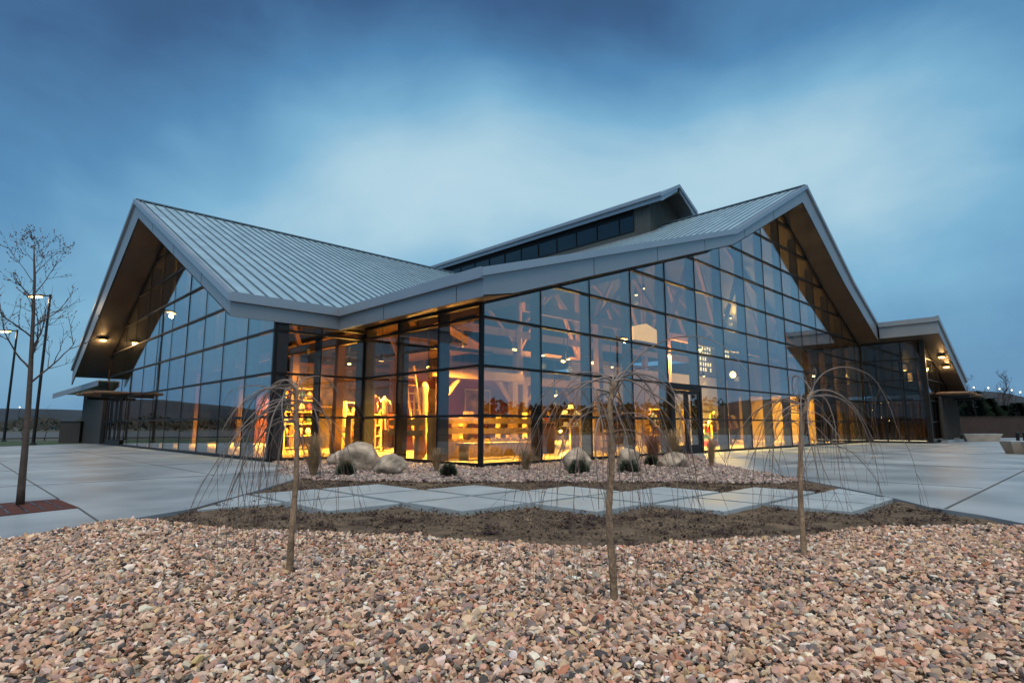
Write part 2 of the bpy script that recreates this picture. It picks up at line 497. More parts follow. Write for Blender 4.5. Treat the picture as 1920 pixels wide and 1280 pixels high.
# ------------------------------------------------------------------ glass walls
ROW = 1.27
def clip_rows(P, a, b, z0, z1):
    """polygon (x,z) of the bay between x=a and b, from z0 to min(z1, profile)"""
    xs = [a] + [p[0] for p in P if a < p[0] < b] + [b]
    top = [(x, min(z1, ev(P, x))) for x in xs]
    if max(t[1] for t in top) <= z0 + .02: return None
    top = [(x, max(z, z0)) for x, z in top]
    # add crossings
    res = [(a, z0), (b, z0)] + top[::-1]
    return res
def curtain(name, axis, at, out, mods, P, fin=.36, door=(), gm=None, nofin=()):
    cw = bpy.data.objects.new(name, None); COL.objects.link(cw); cw.parent = bld
    C3 = (lambda x, d, z: (x, at + out * d, z)) if axis == 'u' else (lambda x, d, z: (at + out * d, x, z))
    Pz = P
    for i, (a, b) in enumerate(zip(mods, mods[1:])):
        m = MB()
        lo = 0.06
        if i in door: lo = 2 * ROW
        xs = [a + .012] + [p[0] for p in Pz if a < p[0] < b] + [b - .012]
        front = [(a + .012, lo), (b - .012, lo)] + [(x, ev(Pz, x) - .01) for x in xs[::-1]]
        ta, tb, tt = rnd.uniform(-.004, .004), rnd.uniform(-.004, .004), rnd.uniform(-.0012, .0012)   # panes never hang perfectly plumb
        off = lambda x, z: ta + (tb - ta) * (x - a) / (b - a) + tt * z
        m.slab([C3(x, off(x, z), z) for x, z in front], [C3(x, off(x, z) - .024, z) for x, z in front])
        m.build('glass_bay', gm or M_glass, cw)
    fn = MB()
    for x in mods:
        if x in nofin: continue
        zt = ev(Pz, x) - .03
        for xx, w_ in ((x, .05),):
            p0, p1 = C3(xx - w_ / 2, -.03, .03), C3(xx + w_ / 2, -.03 - fin, zt)
            fn.box(tuple(min(a, b) for a, b in zip(p0, p1)), tuple(max(a, b) for a, b in zip(p0, p1)))
    fn.build('mullion_fin', M_fin, cw)
    jt = MB()
    for x in mods:
        zt = ev(Pz, x) - .02
        p0, p1 = C3(x - .014, .012, .03), C3(x + .014, -.028, zt)
        jt.box(tuple(min(a, b) for a, b in zip(p0, p1)), tuple(max(a, b) for a, b in zip(p0, p1)))
    jt.build('glazing_joint', M_alu, cw)
    zmax = max(p[1] for p in Pz)
    k = 1
    while k * ROW < zmax - .2:
        z = k * ROW
        xs = np.arange(mods[0], mods[-1] + .001, .02)
        ok = [x for x in xs if ev(Pz, x) > z + .05]
        if ok:
            t = MB()
            p0, p1 = C3(ok[0], .055, z - .032), C3(ok[-1], -.12, z + .032)
            t.box(tuple(min(a, b) for a, b in zip(p0, p1)), tuple(max(a, b) for a, b in zip(p0, p1)))
            t.build('transom', M_alu, cw)
        k += 1
    t = MB()
    p0, p1 = C3(mods[0], .06, 0.0), C3(mods[-1], -.13, .085)
    t.box(tuple(min(a, b) for a, b in zip(p0, p1)), tuple(max(a, b) for a, b in zip(p0, p1)))
    t.build('sill', M_alu, cw)
    # head frame following the roof
    h = MB()
    xs = [mods[0]] + [p[0] for p in Pz if mods[0] < p[0] < mods[-1]] + [mods[-1]]
    for a, b in zip(xs, xs[1:]):
        za, zb = ev(Pz, a), ev(Pz, b)
        h.slab([C3(a, .05, za - .004), C3(b, .05, zb - .004), C3(b, -.10, zb - .004), C3(a, -.10, za - .004)],
               [C3(a, .05, za - .085), C3(b, .05, zb - .085), C3(b, -.10, zb - .085), C3(a, -.10, za - .085)])
    h.build('head_frame', M_alu, cw)
    return cw
BRg = [(x, z) for x, z in BR]
mods_r = [2.25 * i for i in range(15)] + [32.6]
cwR = curtain('glass_wall', 'u', 0.0, -1, mods_r, BRg, door=(4,), nofin=(0.0,))
mods_l = [V_I] + [V_I + 2.2 * i for i in range(1, 11)] + [29.0]
cwL = curtain('glass_wall', 'v', U_L, -1, mods_l, BL)
cwI = curtain('glass_wall', 'v', 0.0, -1, [0.08, 1.83, 3.85, V_I - .04], [(0, 4.19), (V_I, 4.19)], nofin=(0.08,), gm=M_recess)
cwJ = curtain('glass_wall', 'u', V_I, -1, [U_L + .08, -1.5, -.04], [(-4, 4.09), (0, 4.09)], gm=M_recess)
MB().box((-.04, -.04, 0), (.06, .06, 4.16)).build('corner_post', M_alu, cwR)
MB().box((U_L - .04, V_I - .04, 0), (U_L + .06, V_I + .06, 4.06)).build('corner_post', M_alu, cwL)
MB().box((-.03, V_I - .03, 0), (.06, V_I + .06, 4.06)).build('corner_post', M_alu, cwJ)
# side wing glass: side wall, then its gable front
zz = lambda v: zsb(32.6)
cwS = curtain('glass_wall', 'v', 32.6, -1, [-3.32, -2.2, -1.1, -.06], [(-4, zsb(32.6)), (0, zsb(32.6))], fin=.25, gm=M_clear)
cwF = curtain('glass_wall', 'u', -3.4, -1, [32.68, 34.4, 36.1, 37.8, 39.1], [(32.0, zsb(32.0)), (39.4, zsb(39.4))], fin=.25, gm=M_clear)
mb = MB(); mb.box((32.53, -3.47, 0), (32.78, -3.22, zsb(32.7) - .01)); mb.build('corner_post', M_alu, cwS)

# double entrance door in the right gable
dr = bpy.data.objects.new('entrance_door', None); COL.objects.link(dr); dr.parent = bld
a, b = 9.0, 11.25
mb = MB()
mb.box((a, -.09, .085), (a + .14, .04, 2.5)); mb.box((b - .14, -.09, .085), (b, .04, 2.5)); mb.box((a + .14, -.09, 2.34), (b - .14, .04, 2.5))
mb.build('door_frame', M_alu, dr)
for k in (0, 1):
    x0 = a + .16 + k * ((b - a) / 2 - .15); x1 = x0 + (b - a) / 2 - .18
    mb = MB()
    mb.box((x0, -.07, .09), (x0 + .12, -.01, 2.32)); mb.box((x1 - .12, -.07, .09), (x1, -.01, 2.32))
    mb.box((x0 + .12, -.07, .09), (x1 - .12, -.01, .32)); mb.box((x0 + .12, -.07, 2.18), (x1 - .12, -.01, 2.32))
    lf = mb.build('door_leaf', M_alu, dr)
    MB().box((x0 + .12, -.05, .32), (x1 - .12, -.03, 2.18)).build('pane', M_glass, lf)
    xh = x1 - .06 if k == 0 else x0 + .06
    MB().tube([(xh, -.08, .8), (xh, -.13, .8), (xh, -.13, 1.25), (xh, -.08, 1.25)], .014, 8).build('handle', M_fascia, lf)
# narrow frames of the left entrance
dl = bpy.data.objects.new('entrance_door', None); COL.objects.link(dl); dl.parent = bld
mb = MB()
for v in (24.6, 25.75, 26.9, 28.0):
    mb.box((U_L - .10, v - .07, .085), (U_L - .065, v + .07, 2.5))
mb.box((U_L - .10, 24.67, 2.34), (U_L - .066, 27.93, 2.49))
mb.build('door_frame', M_alu, dl)
for k in range(3):
    v0 = 24.67 + k * 1.15
    m = MB().box((U_L - .098, v0, .085), (U_L - .068, v0 + 1.01, .30)); m.build('kick_plate', M_alu, dl)

# bark slab canopies above the entrances
def bark_canopy(x0, x1, y0, y1, z, along, seed):
    rr = random.Random(seed)
    m = MB()
    n = 9
    for i in range(n):
        t = (i + .5) / n
        if along == 'v':
            yy = y0 + (y1 - y0) * t; wv = (y1 - y0) / n * .5
            p = [(x0 - rr.uniform(0, .35), yy, z + rr.uniform(-.05, .06)), ((x0 + x1) / 2, yy + rr.uniform(-.1, .1), z + rr.uniform(-.03, .06)), (x1, yy, z)]
        else:
            xx = x0 + (x1 - x0) * t; wv = (x1 - x0) / n * .5
            p = [(xx, y0 - rr.uniform(0, .35), z + rr.uniform(-.05, .06)), (xx + rr.uniform(-.1, .1), (y0 + y1) / 2, z + rr.uniform(-.03, .06)), (xx, y1, z)]
        m.tube(p, [wv * .75, wv, wv * .9], 7)
    # flatten to rough slabs
    m.v = [(a_, b_, z + (c_ - z) * .28) for a_, b_, c_ in m.v]
    return m
cn = bark_canopy(-4.35, U_L - .07, 23.6, 28.4, 2.68, 'v', 3).build('bark_canopy', mat('bark_slab', (.13, .08, .05), .8, 0, .4, 4, bump=.7), bld)
for v in (23.9, 27.8): MB().box((-4.1, v, 2.44), (U_L - .07, v + .15, 2.58)).build('bracket', M_black, cn)
cn2 = bark_canopy(34.6, 41.0, -4.9, -3.48, 3.02, 'u', 5).build('bark_canopy', MATS['bark_slab'], bld)
for u in (35.0, 38.9): MB().box((u, -5.1, 2.74), (u + .15, -3.48, 2.9)).build('bracket', M_black, cn2)
# log screen and lit plinth beside the side entrance
m = MB(); rr = random.Random(4)
for i in range(16):
    u = 34.7 + i * .36 + rr.uniform(-.05, .05)
    m.tube([(u, -3.62, .25), (u + rr.uniform(-.05, .05), -3.60, 1.5), (u + rr.uniform(-.08, .08), -3.62, 2.85)], [.11, .10, .085], 7)
m.build('log_screen', mat('weathered_log', (.018, .015, .013), .8, 0, .3, 3), bld)
MB().box((34.5, -3.85, .0), (40.3, -3.5, .16)).build('plinth', M_conc, bld)
# lean-to block past the left gable
mb = MB(); mb.box((-3.12, 29.12, 0), (U_L + 4, 35.6, 3.0)); mb.build('side_block', mat('block_panel', (.026, .026, .027), .7, 0, .15, 1), bld)
mb = MB()
la, lb_, lz0, lz1 = 29.05, 38.8, 3.62, 3.20
mb.slab([(-3.45, la, lz0), (-2.0, la, lz0), (-2.0, lb_, lz1), (-4.35, lb_, lz1)], [(-3.45, la, lz0 - .06), (-2.0, la, lz0 - .06), (-2.0, lb_, lz1 - .06), (-4.35, lb_, lz1 - .06)])
lr = mb.build('lean_to_roof', M_roof, bld)
mb = MB()
mb.slab([(-3.49, la, lz0 - .03), (-3.45, la, lz0 - .03), (-4.35, lb_, lz1 - .03), (-4.39, lb_, lz1 - .03)], [(-3.49, la, lz0 - .34), (-3.45, la, lz0 - .34), (-4.35, lb_, lz1 - .34), (-4.39, lb_, lz1 - .34)])
mb.build('edge_band', M_fascia, lr)

# ------------------------------------------------------------------ clerestory
cl = bpy.data.objects.new('clerestory', None); COL.objects.link(cl); cl.parent = bld
CT = [(18.95, 14.38), (21.05, 15.5), (23.15, 14.33)]
mb = MB()
for (a, za), (b, zb) in zip(CT, CT[1:]):
    mb.slab([(a, 5.95, za), (b, 5.95, zb), (b, 29, zb), (a, 29, za)], [(a, 5.95, za - .07), (b, 5.95, zb - .07), (b, 29, zb - .07), (a, 29, za - .07)])
cr_ = mb.build('roof', M_roof, cl)
mb = MB()
for (a, za), (b, zb) in zip(CT, CT[1:]):
    mb.slab([(a, 5.88, za + .04), (b, 5.88, zb + .04), (b, 6.02, zb + .04), (a, 6.02, za + .04)], [(a, 5.88, za - .17), (b, 5.88, zb - .17), (b, 6.02, zb - .17), (a, 6.02, za - .17)])
    mb.slab([(a + .12, 5.97, za - .12), (b - .12, 5.97, zb - .12), (b - .12, 6.05, zb - .12), (a + .12, 6.05, za - .12)], [(a + .12, 5.97, za - .42), (b - .12, 5.97, zb - .42), (b - .12, 6.05, zb - .42), (a + .12, 6.05, za - .42)])
mb.box((18.83, 5.88, 14.22), (18.95, 29, 14.42)); mb.box((18.98, 5.98, 13.98), (19.06, 29, 14.26))
mb.build('edge_band', M_fascia, cr_)
mb = MB()
mb.slab([(19.0, 6.0, 14.0), (21.05, 6.0, 15.05), (21.05, 29, 15.05), (19.0, 29, 14.0)], [(19.0, 6.0, 13.97), (21.05, 6.0, 15.02), (21.05, 29, 15.02), (19.0, 29, 13.97)])
mb.slab([(21.05, 6.0, 15.05), (23.1, 6.0, 13.95), (23.1, 29, 13.95), (21.05, 29, 15.05)], [(21.05, 6.0, 15.02), (23.1, 6.0, 13.92), (23.1, 29, 13.92), (21.05, 29, 15.02)])
mb.build('soffit', M_soffit, cl)
mb = MB()
mb.slab([(19.35, 7.0, 11.9), (22.75, 7.0, 11.9), (22.75, 7.0, 14.12), (21.05, 7.0, 15.0), (19.35, 7.0, 14.12)], [(19.35, 7.1, 11.9), (22.75, 7.1, 11.9), (22.75, 7.1, 14.12), (21.05, 7.1, 15.0), (19.35, 7.1, 14.12)])
for i in range(24):
    u = 19.42 + i * .145
    mb.box((u, 6.975, 12), (u + .035, 7.0, min(ev([(19.35, 14.1), (21.05, 14.98)], u) if u < 21.05 else ev([(21.05, 14.98), (22.75, 14.1)], u), 15) - .02))
mb.box((19.35, 7.1, 11.9), (19.45, 8.1, 14.12)); mb.box((19.35, 8.1, 11.9), (19.45, 29, 12.72))
for i in range(7):
    v = 7.12 + i * .145
    mb.box((19.325, v, 12), (19.35, v + .035, 14.1))
mb.build('siding', M_siding, cl)
wv = [8.1] + [9.2 + 1.72 * i for i in range(12)]
for a, b in zip(wv, wv[1:]):
    MB().box((19.37, a + .02, 12.74), (19.39, b - .02, 13.72)).build('clerestory_window', M_clear, cl)
mb = MB()
for v in wv: mb.box((19.33, v - .03, 12.76), (19.43, v + .03, 13.74))
mb.box((19.32, 8.1, 12.68), (19.44, 29, 12.76)); mb.box((19.32, 8.1, 13.74), (19.44, 29, 14.1))
mb.build('window_frame', M_alu, cl)
MB().box((19.9, 8.2, 12.3), (20.0, 28.9, 14.1)).build('inner_wall', mat('clerestory_inner', (.16, .13, .10), .8), cl)
# flashing where it meets the roof
mb = MB(); mb.slab([(18.9, 6.2, ev(TR, 18.9) + .03), (19.36, 6.2, ev(TR, 19.36) + .03), (19.36, 24, ev(TR, 19.36) + .03), (18.9, 24, ev(TR, 18.9) + .03)],
                   [(18.9, 6.2, ev(TR, 18.9)), (19.36, 6.2, ev(TR, 19.36)), (19.36, 24, ev(TR, 19.36)), (18.9, 24, ev(TR, 18.9))])
mb.build('flashing', M_fascia, cl)

# ------------------------------------------------------------------ building: floor and closing walls
mb = MB()
mb.prism([(0, 0), (32.6, 0), (32.6, -3.4), (39.3, -3.4), (39.3, 11), (32.6, 11), (32.6, 39), (0, 39), (0, 31), (U_L, 31), (U_L, V_I), (0, V_I)], -.1, .045)
mb.build('floor', M_floor, bld)
mb = MB()
def wallpoly(v, u0, u1, P, t=.1, z0=.045):
    xs = [u0] + [p[0] for p in P if u0 < p[0] < u1] + [u1]
    pts = [(u0, z0), (u1, z0)] + [(x, ev(P, x) - .02) for x in xs[::-1]]
    mb.slab([(x, v, z) for x, z in pts], [(x, v + t, z) for x, z in pts])
wallpoly(31.5, .2, 32.5, [(0, 4.3)] + BR[2:])
mb.box((32.45, 0.5, .045), (32.55, 31.4, 6.0))
mb.box((U_L + .1, 30.0, .045), (.2, 30.1, 4.3))
mb.build('inner_wall', M_woodd, bld)

# ------------------------------------------------------------------ ground
def ground_h(x, y):
    return 0.0
mb = MB()
N = 48
ext = 900
g = [-ext * 1.0 + 2 * ext * i / N for i in range(N + 1)]
g = [math.copysign(abs(t / ext) ** 2.2 * 2600, t) for t in g]
for yy in g:
    for xx in g: mb.v.append((xx, yy, -.16))
for j in range(N):
    for i in range(N):
        mb.f.append((j * (N + 1) + i, j * (N + 1) + i + 1, (j + 1) * (N + 1) + i + 1, (j + 1) * (N + 1) + i))
struct(mb.build('ground', M_ground))

# plaza slabs left and right (top at z = 0)
L_EDGE = [(-9.31, -4.09), (-8.48, -3.70), (-8.05, -3.48), (-7.51, -3.18), (-6.3, -1.85), (-5.12, -.48), (-4.72, .05), (-4.50, .55), (-4.42, 1.05), (-4.40, 1.6), (-4.2, 2.2), (-3.75, 3.0), (-3.28, 4.0), (-3.02, 5.2)]
R_EDGE = [(10.4, -.02), (7.9, -1.75), (5.25, -3.62), (3.2, -5.75), (1.24, -7.72), (-.12, -8.95), (-.80, -9.45), (-1.22, -10.05), (-1.75, -10.55), (-2.6, -11.6)]
mb = MB()
mb.prism(L_EDGE + [(-3.0, 5.8), (-2.95, 29.2), (-3.4, 31.5), (-16, 20), (-26, 10), (-26, -14), (-13, -7.5)], -.2, 0)
plL = struct(mb.build('plaza', M_conc))
mb = MB()
mb.prism(R_EDGE[::-1] + [(34.0, -.02), (34.0, -3.3), (62, -3.3), (62, -12), (40, -40), (6, -34), (-2.6, -16)], -.2, 0)
plR = struct(mb.build('plaza', M_conc))
# sealed joints, thin strips proud of the slab
def joints(name, lines, parent, w_=.018):
    m = MB()
    for (a, b) in lines:
        a, b = Vector((*a, 0)), Vector((*b, 0))
        d = (b - a).normalized(); n_ = Vector((-d.y, d.x, 0)) * w_
        m.slab([a + n_ + Vector((0, 0, .003)), a - n_ + Vector((0, 0, .003)), b - n_ + Vector((0, 0, .003)), b + n_ + Vector((0, 0, .003))],
               [a + n_ - Vector((0, 0, .01)), a - n_ - Vector((0, 0, .01)), b - n_ - Vector((0, 0, .01)), b + n_ - Vector((0, 0, .01))])
    m.build(name, M_joint, parent)
def GG(px, py):
    p = G(px, py); return (p.x, p.y)
joints('slab_joint', [((-9.0, -9.74), (30, -9.5)) if False else ((-.86, -9.62), (26, -9.55)), ((2.55, -8.05 + 1.7), (2.55, -9.55)), ((8.5, -1.4), (8.5, -20)), ((17.5, -.05), (17.5, -22)), ((26.5, -.05), (26.5, -24)), ((5.4, -4.9), (33.9, -4.9)), ((2.5, -15), (30, -15))], plR)
joints('slab_joint', [((-8.49, -3.70), (-8.46, -2.13)), ((-8.5, -.82), (-8.4, 26)), ((-14, 1.9), (-4.4, 1.9)), ((-14, 6.4), (-3.0, 6.4)), ((-14, 11.6), (-3.0, 11.6)), ((-14, 17.0), (-3.0, 17.0)), ((-5.6, 1.9), (-5.6, 26))], plL, .012)

# lawn strip and far paving on the left
mb = MB(); mb.prism([(-9.8, 25.6), (-7.49, 27.2), (-3.3, 31.2), (-1.4, 38.9), (-6.5, 43.7), (-16, 36)], -.2, -.03)
stuff(mb.build('grass', M_lawn), 'dark green lawn strip beyond the left plaza', 'grass')
mb = MB(); mb.prism([(-30, 48), (0, 62), (40, 110), (-20, 140), (-90, 90)], -.2, -.06)
struct(mb.build('road', mat('asphalt', (.055, .058, .062), .8, 0, .2, .5)))

# planting bed soil (one sheet with relief)
SOIL = [(-9.6, -4.4), (-8.05, -3.5), (-7.51, -3.2), (-6.3, -1.87), (-5.12, -.5), (-4.72, .03), (-4.50, .53), (-4.42, 1.05), (-4.40, 1.6), (-4.2, 2.2), (-3.75, 3.0), (-3.28, 4.0), (-3.02, 5.2), (-2.95, 5.78), (0, 5.78), (0, 0), (10.4, -.02)] + R_EDGE[1:] + [(-4, -11.5), (-9.5, -8)]
def inpoly(x, y, P):
    c = False; n = len(P); j = n - 1
    for i in range(n):
        xi, yi = P[i]; xj, yj = P[j]
        if (yi > y) != (yj > y) and x < (xj - xi) * (y - yi) / (yj - yi) + xi: c = not c
        j = i
    return c
UE = [-6.38, -5.27, -4.12, -3.0, -1.95, -.93, .13, 1.2]
VE = [-2.0, -3.28, -4.5, -5.67, -6.8, -7.85, -8.93]
cells = [(c, r) for c in range(7) for r in range(max(0, c - 1), min(6, c + 2))]
def incell(x, y, m_=.05):
    return any(UE[c] - m_ < x < UE[c + 1] + m_ and VE[r + 1] - m_ < y < VE[r] + m_ for c, r in cells)
def relief(x, y):
    if incell(x, y, .03): return -.115
    return -.034 + .022 * mnoise.noise(Vector((x * 1.3, y * 1.3, 0))) + .014 * mnoise.noise(Vector((x * 5, y * 5, 3)))
mb = MB()
x0, x1, y0, y1, st = -11.0, 11.0, -12.5, 6.0, .11
nx, ny = int((x1 - x0) / st) + 1, int((y1 - y0) / st) + 1
for j in range(ny):
    for i in range(nx):
        x, y = x0 + i * st, y0 + j * st
        mb.v.append((x, y, relief(x, y)))
for j in range(ny - 1):
    for i in range(nx - 1):
        mb.f.append((j * nx + i, j * nx + i + 1, (j + 1) * nx + i + 1, (j + 1) * nx + i))
# the sheet runs under the slabs; the building floor slab sits above it
struct(mb.build('soil', M_soil, smooth=True))

# staggered paver path
pth = thing('path', None, None)
del pth['label']; del pth['category']
pth['kind'] = 'structure'
gp = .052
for c, r in cells:
    a, b = UE[c] + gp, UE[c + 1] - gp
    t, q = VE[r] - gp, VE[r + 1] + gp
    poly = [(a, q), (b, q), (b, t), (a, t)]
    if c == 6:
        # cut by the edge of the right plaza
        poly = [(x, y) for x, y in poly if x - y < 8.87]
        e1 = [(a, a - 8.87 - .06), ]
        cut = []
        P = [(a, q), (b, q), (b, t), (a, t)]
        for i in range(4):
            p, s_ = P[i], P[(i + 1) % 4]
            f0, f1 = p[0] - p[1] - 8.80, s_[0] - s_[1] - 8.80
            if f0 <= 0: cut.append(p)
            if f0 * f1 < 0:
                k = f0 / (f0 - f1); cut.append((p[0] + (s_[0] - p[0]) * k, p[1] + (s_[1] - p[1]) * k))
        if len(cut) < 3: continue
        poly = cut
    MB().prism(poly, -.13, rnd.uniform(-.006, .002)).build('paver', M_paver, pth, bevel=.006)
MB().prism([(-7.46, -3.30), (-6.42, -3.30), (-6.42, -2.05)], -.13, 0).build('paver', M_paver, pth, bevel=.006)

# ------------------------------------------------------------------ gravel
def ico(sub):
    bm = bmesh.new(); bmesh.ops.create_icosphere(bm, subdivisions=sub, radius=1)
    v = np.array([p.co[:] for p in bm.verts]); f = np.array([[q.index for q in p.verts] for p in bm.faces]); bm.free()
    return v, f
PAL = np.array([(.56, .355, .255), (.62, .44, .325), (.49, .295, .205), (.66, .51, .40), (.40, .265, .195), (.33, .275, .24), (.25, .20, .18), (.06, .055, .055), (.70, .60, .51), (.43, .195, .115), (.35, .25, .225), (.53, .37, .21), (.78, .73, .67), (.16, .145, .14)])
PW = np.array([16, 16, 11, 12, 10, 7, 6, 6, 7, 3, 4, 5, 3, 4], float); PW /= PW.sum()
def stones(name, pts, zf, smin, smax, sub, seed, pal=PAL, pw=PW, layers=1):
    rg = np.random.default_rng(seed)
    n = len(pts)
    V0, F0 = ico(sub)
    nv = len(V0)
    protos = []
    for k in range(14):
        r_ = np.random.default_rng(seed * 31 + k)
        v = V0.copy()
        for _ in range(9):                       # a few flattened sides
            d = r_.normal(size=3); d /= np.linalg.norm(d); h = r_.uniform(.40, .74)
            t = v @ d; v -= np.where(t > h, t - h, 0)[:, None] * d
        v *= 1 + r_.normal(scale=.018, size=(nv, 1)); v *= 1.0 / np.abs(v).max(axis=0)
        protos.append(v)
    protos = np.array(protos)
    pk = rg.integers(0, len(protos), n)
    sc = np.exp(rg.normal(0, .36, n)) * (smin + smax) / 2; sc = np.clip(sc, smin * .7, smax * 1.5)
    asp = np.stack([rg.uniform(.8, 1.35, n), rg.uniform(.65, 1.0, n), rg.uniform(.36, .66, n)], 1)
    a = rg.uniform(0, 2 * np.pi, n); tx = rg.normal(0, .6, n); ty = rg.normal(0, .6, n)
    ca, sa, cx, sx, cy, sy = np.cos(a), np.sin(a), np.cos(tx), np.sin(tx), np.cos(ty), np.sin(ty)
    z0, o1 = np.zeros(n), np.ones(n)
    Rz = np.stack([ca, -sa, z0, sa, ca, z0, z0, z0, o1], 1).reshape(n, 3, 3)
    Rx = np.stack([o1, z0, z0, z0, cx, -sx, z0, sx, cx], 1).reshape(n, 3, 3)
    Ry = np.stack([cy, z0, sy, z0, o1, z0, -sy, z0, cy], 1).reshape(n, 3, 3)
    M = Rx @ Ry @ Rz
    V = protos[pk] * (asp * sc[:, None])[:, None, :] / 2
    V = np.einsum('nij,nkj->nki', M, V)
    z = np.array([zf(p[0], p[1]) for p in pts]) + sc * .18 + rg.uniform(0, .018, n)
    V += np.concatenate([np.array(pts), z[:, None]], 1)[:, None, :]
    V = V.reshape(-1, 3).astype(np.float32)
    Fc = (F0[None] + (np.arange(n) * nv)[:, None, None]).reshape(-1, 3).astype(np.int32)
    me = bpy.data.meshes.new(name)
    me.vertices.add(len(V)); me.vertices.foreach_set('co', V.ravel())
    me.loops.add(Fc.size); me.loops.foreach_set('vertex_index', Fc.ravel())
    me.polygons.add(len(Fc)); me.polygons.foreach_set('loop_start', np.arange(0, Fc.size, 3, dtype=np.int32))
    me.polygons.foreach_set('use_smooth', np.zeros(len(Fc), bool))
    me.update(calc_edges=True)
    ci = rg.choice(len(pal), n, p=pw)
    c = pal[ci] * rg.uniform(.72, 1.2, (n, 1)) * (1 + rg.normal(0, .04, (n, 3)))
    c = np.clip(c * np.array([.95, .905, .875]), .02, .85)
    ca_ = np.ones((n, nv, 4), np.float32); ca_[:, :, :3] = c[:, None, :]
    at = me.color_attributes.new('stone_colour', 'FLOAT_COLOR', 'POINT')
    at.data.foreach_set('color', ca_.ravel())
    o = bpy.data.objects.new(name, me); COL.objects.link(o)
    return o
def stone_mat(name):
    m = bpy.data.materials.new(name); m.use_nodes = True
    n, l = m.node_tree.nodes, m.node_tree.links
    b = n['Principled BSDF']; b.inputs['Roughness'].default_value = .72
    at = n.new('ShaderNodeAttribute'); at.attribute_name = 'stone_colour'
    tc = n.new('ShaderNodeTexCoord'); nz = n.new('ShaderNodeTexNoise'); nz.inputs['Scale'].default_value = 70; nz.inputs['Detail'].default_value = 4
    l.new(tc.outputs['Object'], nz.inputs['Vector'])
    mr = n.new('ShaderNodeMapRange'); mr.inputs['To Min'].default_value = .72; mr.inputs['To Max'].default_value = 1.28
    l.new(nz.outputs['Fac'], mr.inputs['Value'])
    vm = n.new('ShaderNodeVectorMath'); vm.operation = 'SCALE'
    l.new(at.outputs['Color'], vm.inputs[0]); l.new(mr.outputs[0], vm.inputs['Scale'])
    l.new(vm.outputs[0], b.inputs['Base Color'])
    bp = n.new('ShaderNodeBump'); bp.inputs['Strength'].default_value = .5; bp.inputs['Distance'].default_value = .004
    l.new(nz.outputs['Fac'], bp.inputs['Height']); l.new(bp.outputs[0], b.inputs['Normal'])
    return m
M_stone = stone_mat('river_stone')
GRAV = [(-9.55, -4.25), (-8.9, -3.98), (-8.5, -3.78), (-8.15, -3.85), (-7.75, -4.6), (-7.29, -5.5), (-6.6, -6.48), (-6.09, -7.55), (-5.82, -7.99), (-5.03, -8.53), (-3.89, -9.01), (-2.84, -9.41), (-2.0, -10.2), (-1.85, -10.6), (-2.7, -11.7), (-3.4, -14.2), (-8, -13.5), (-12, -10), (-12.2, -5.5)]
def gravel_z(x, y):
    return -.02 + .03 * mnoise.noise(Vector((x * .9, y * .9, 7))) + .010 * mnoise.noise(Vector((x * 3, y * 3, 2)))
def scatter(P, st, seed, keep):
    rg = np.random.default_rng(seed)
    xs = [p[0] for p in P]; ys = [p[1] for p in P]
    out = []
    x = min(xs)
    while x < max(xs):
        y = min(ys)
        while y < max(ys):
            q = (x + rg.uniform(-.55, .55) * st, y + rg.uniform(-.55, .55) * st)
            if keep(*q) and inpoly(*q, P): out.append(q)
            y += st
        x += st
    return out
def camd(x, y):
    d = Vector((x, y, 0)) - Vector((CAM.x, CAM.y, 0)); return d.dot(FW), d.dot(RT)
def view_keep(f0, f1, marg=.7):
    def k(x, y):
        f, r_ = camd(x, y)
        return f0 <= f < f1 and abs(r_) < f * .90 + marg
    return k
gr = stones('gravel', scatter(GRAV, .0212, 1, view_keep(1.5, 3.0, 1.5)), gravel_z, .021, .040, 2, 3)
gr2 = stones('gravel', scatter(GRAV, .0235, 2, view_keep(3.0, 9, 1.6)), gravel_z, .022, .042, 1, 5)
for o in (gr, gr2):
    o.data.materials.append(M_stone)
    stuff(o)
gr['label'] = 'tan and pink river gravel nearest the camera'; gr['category'] = 'gravel'
gr2['label'] = 'tan and pink river gravel around the young trees'; gr2['category'] = 'gravel'
mb = MB()
gx0, gx1, gy0, gy1, gs = -12.4, -1.6, -14.4, -3.6, .12
n1, n2 = int((gx1 - gx0) / gs), int((gy1 - gy0) / gs)
idx = {}
for j in range(n2 + 1):
    for i in range(n1 + 1):
        x, y = gx0 + i * gs, gy0 + j * gs
        idx[i, j] = len(mb.v); mb.v.append((x, y, gravel_z(x, y) - .012))
for j in range(n2):
    for i in range(n1):
        if inpoly(gx0 + (i + .5) * gs, gy0 + (j + .5) * gs, GRAV): mb.f.append((idx[i, j], idx[i + 1, j], idx[i + 1, j + 1], idx[i, j + 1]))
struct(mb.build('gravel_base', mat('gravel_fines', (.17, .115, .085), .9, 0, .4, 30, bump=.8)))

# far gravel bed along the glass
BED = [(-4.45, 1.0), (-4.4, 1.6), (-4.2, 2.2), (-3.75, 3.0), (-3.25, 4.0), (-3.0, 5.3), (-2.9, 5.65), (-.12, 5.65), (-.12, -.12), (10.0, -.12), (7.9, -1.8), (5.2, -3.7), (3.15, -5.8), (1.9, -7.0), (.75, -6.6), (.2, -5.4), (-.7, -4.6), (-1.6, -3.7), (-2.6, -2.95), (-3.4, -1.9), (-4.2, -.9), (-4.6, .1)]
bz = lambda x, y: relief(x, y) + .005
PALB = np.array([(.36, .27, .235), (.30, .215, .19), (.42, .34, .30), (.24, .20, .19), (.17, .15, .15), (.48, .42, .38), (.30, .24, .24)])
PWB = np.array([5, 4, 4, 3, 2, 2, 3], float); PWB /= PWB.sum()
gb = stones('gravel', scatter(BED, .05, 6, lambda x, y: True), bz, .042, .075, 1, 8, PALB, PWB)
gb.data.materials.append(M_stone)
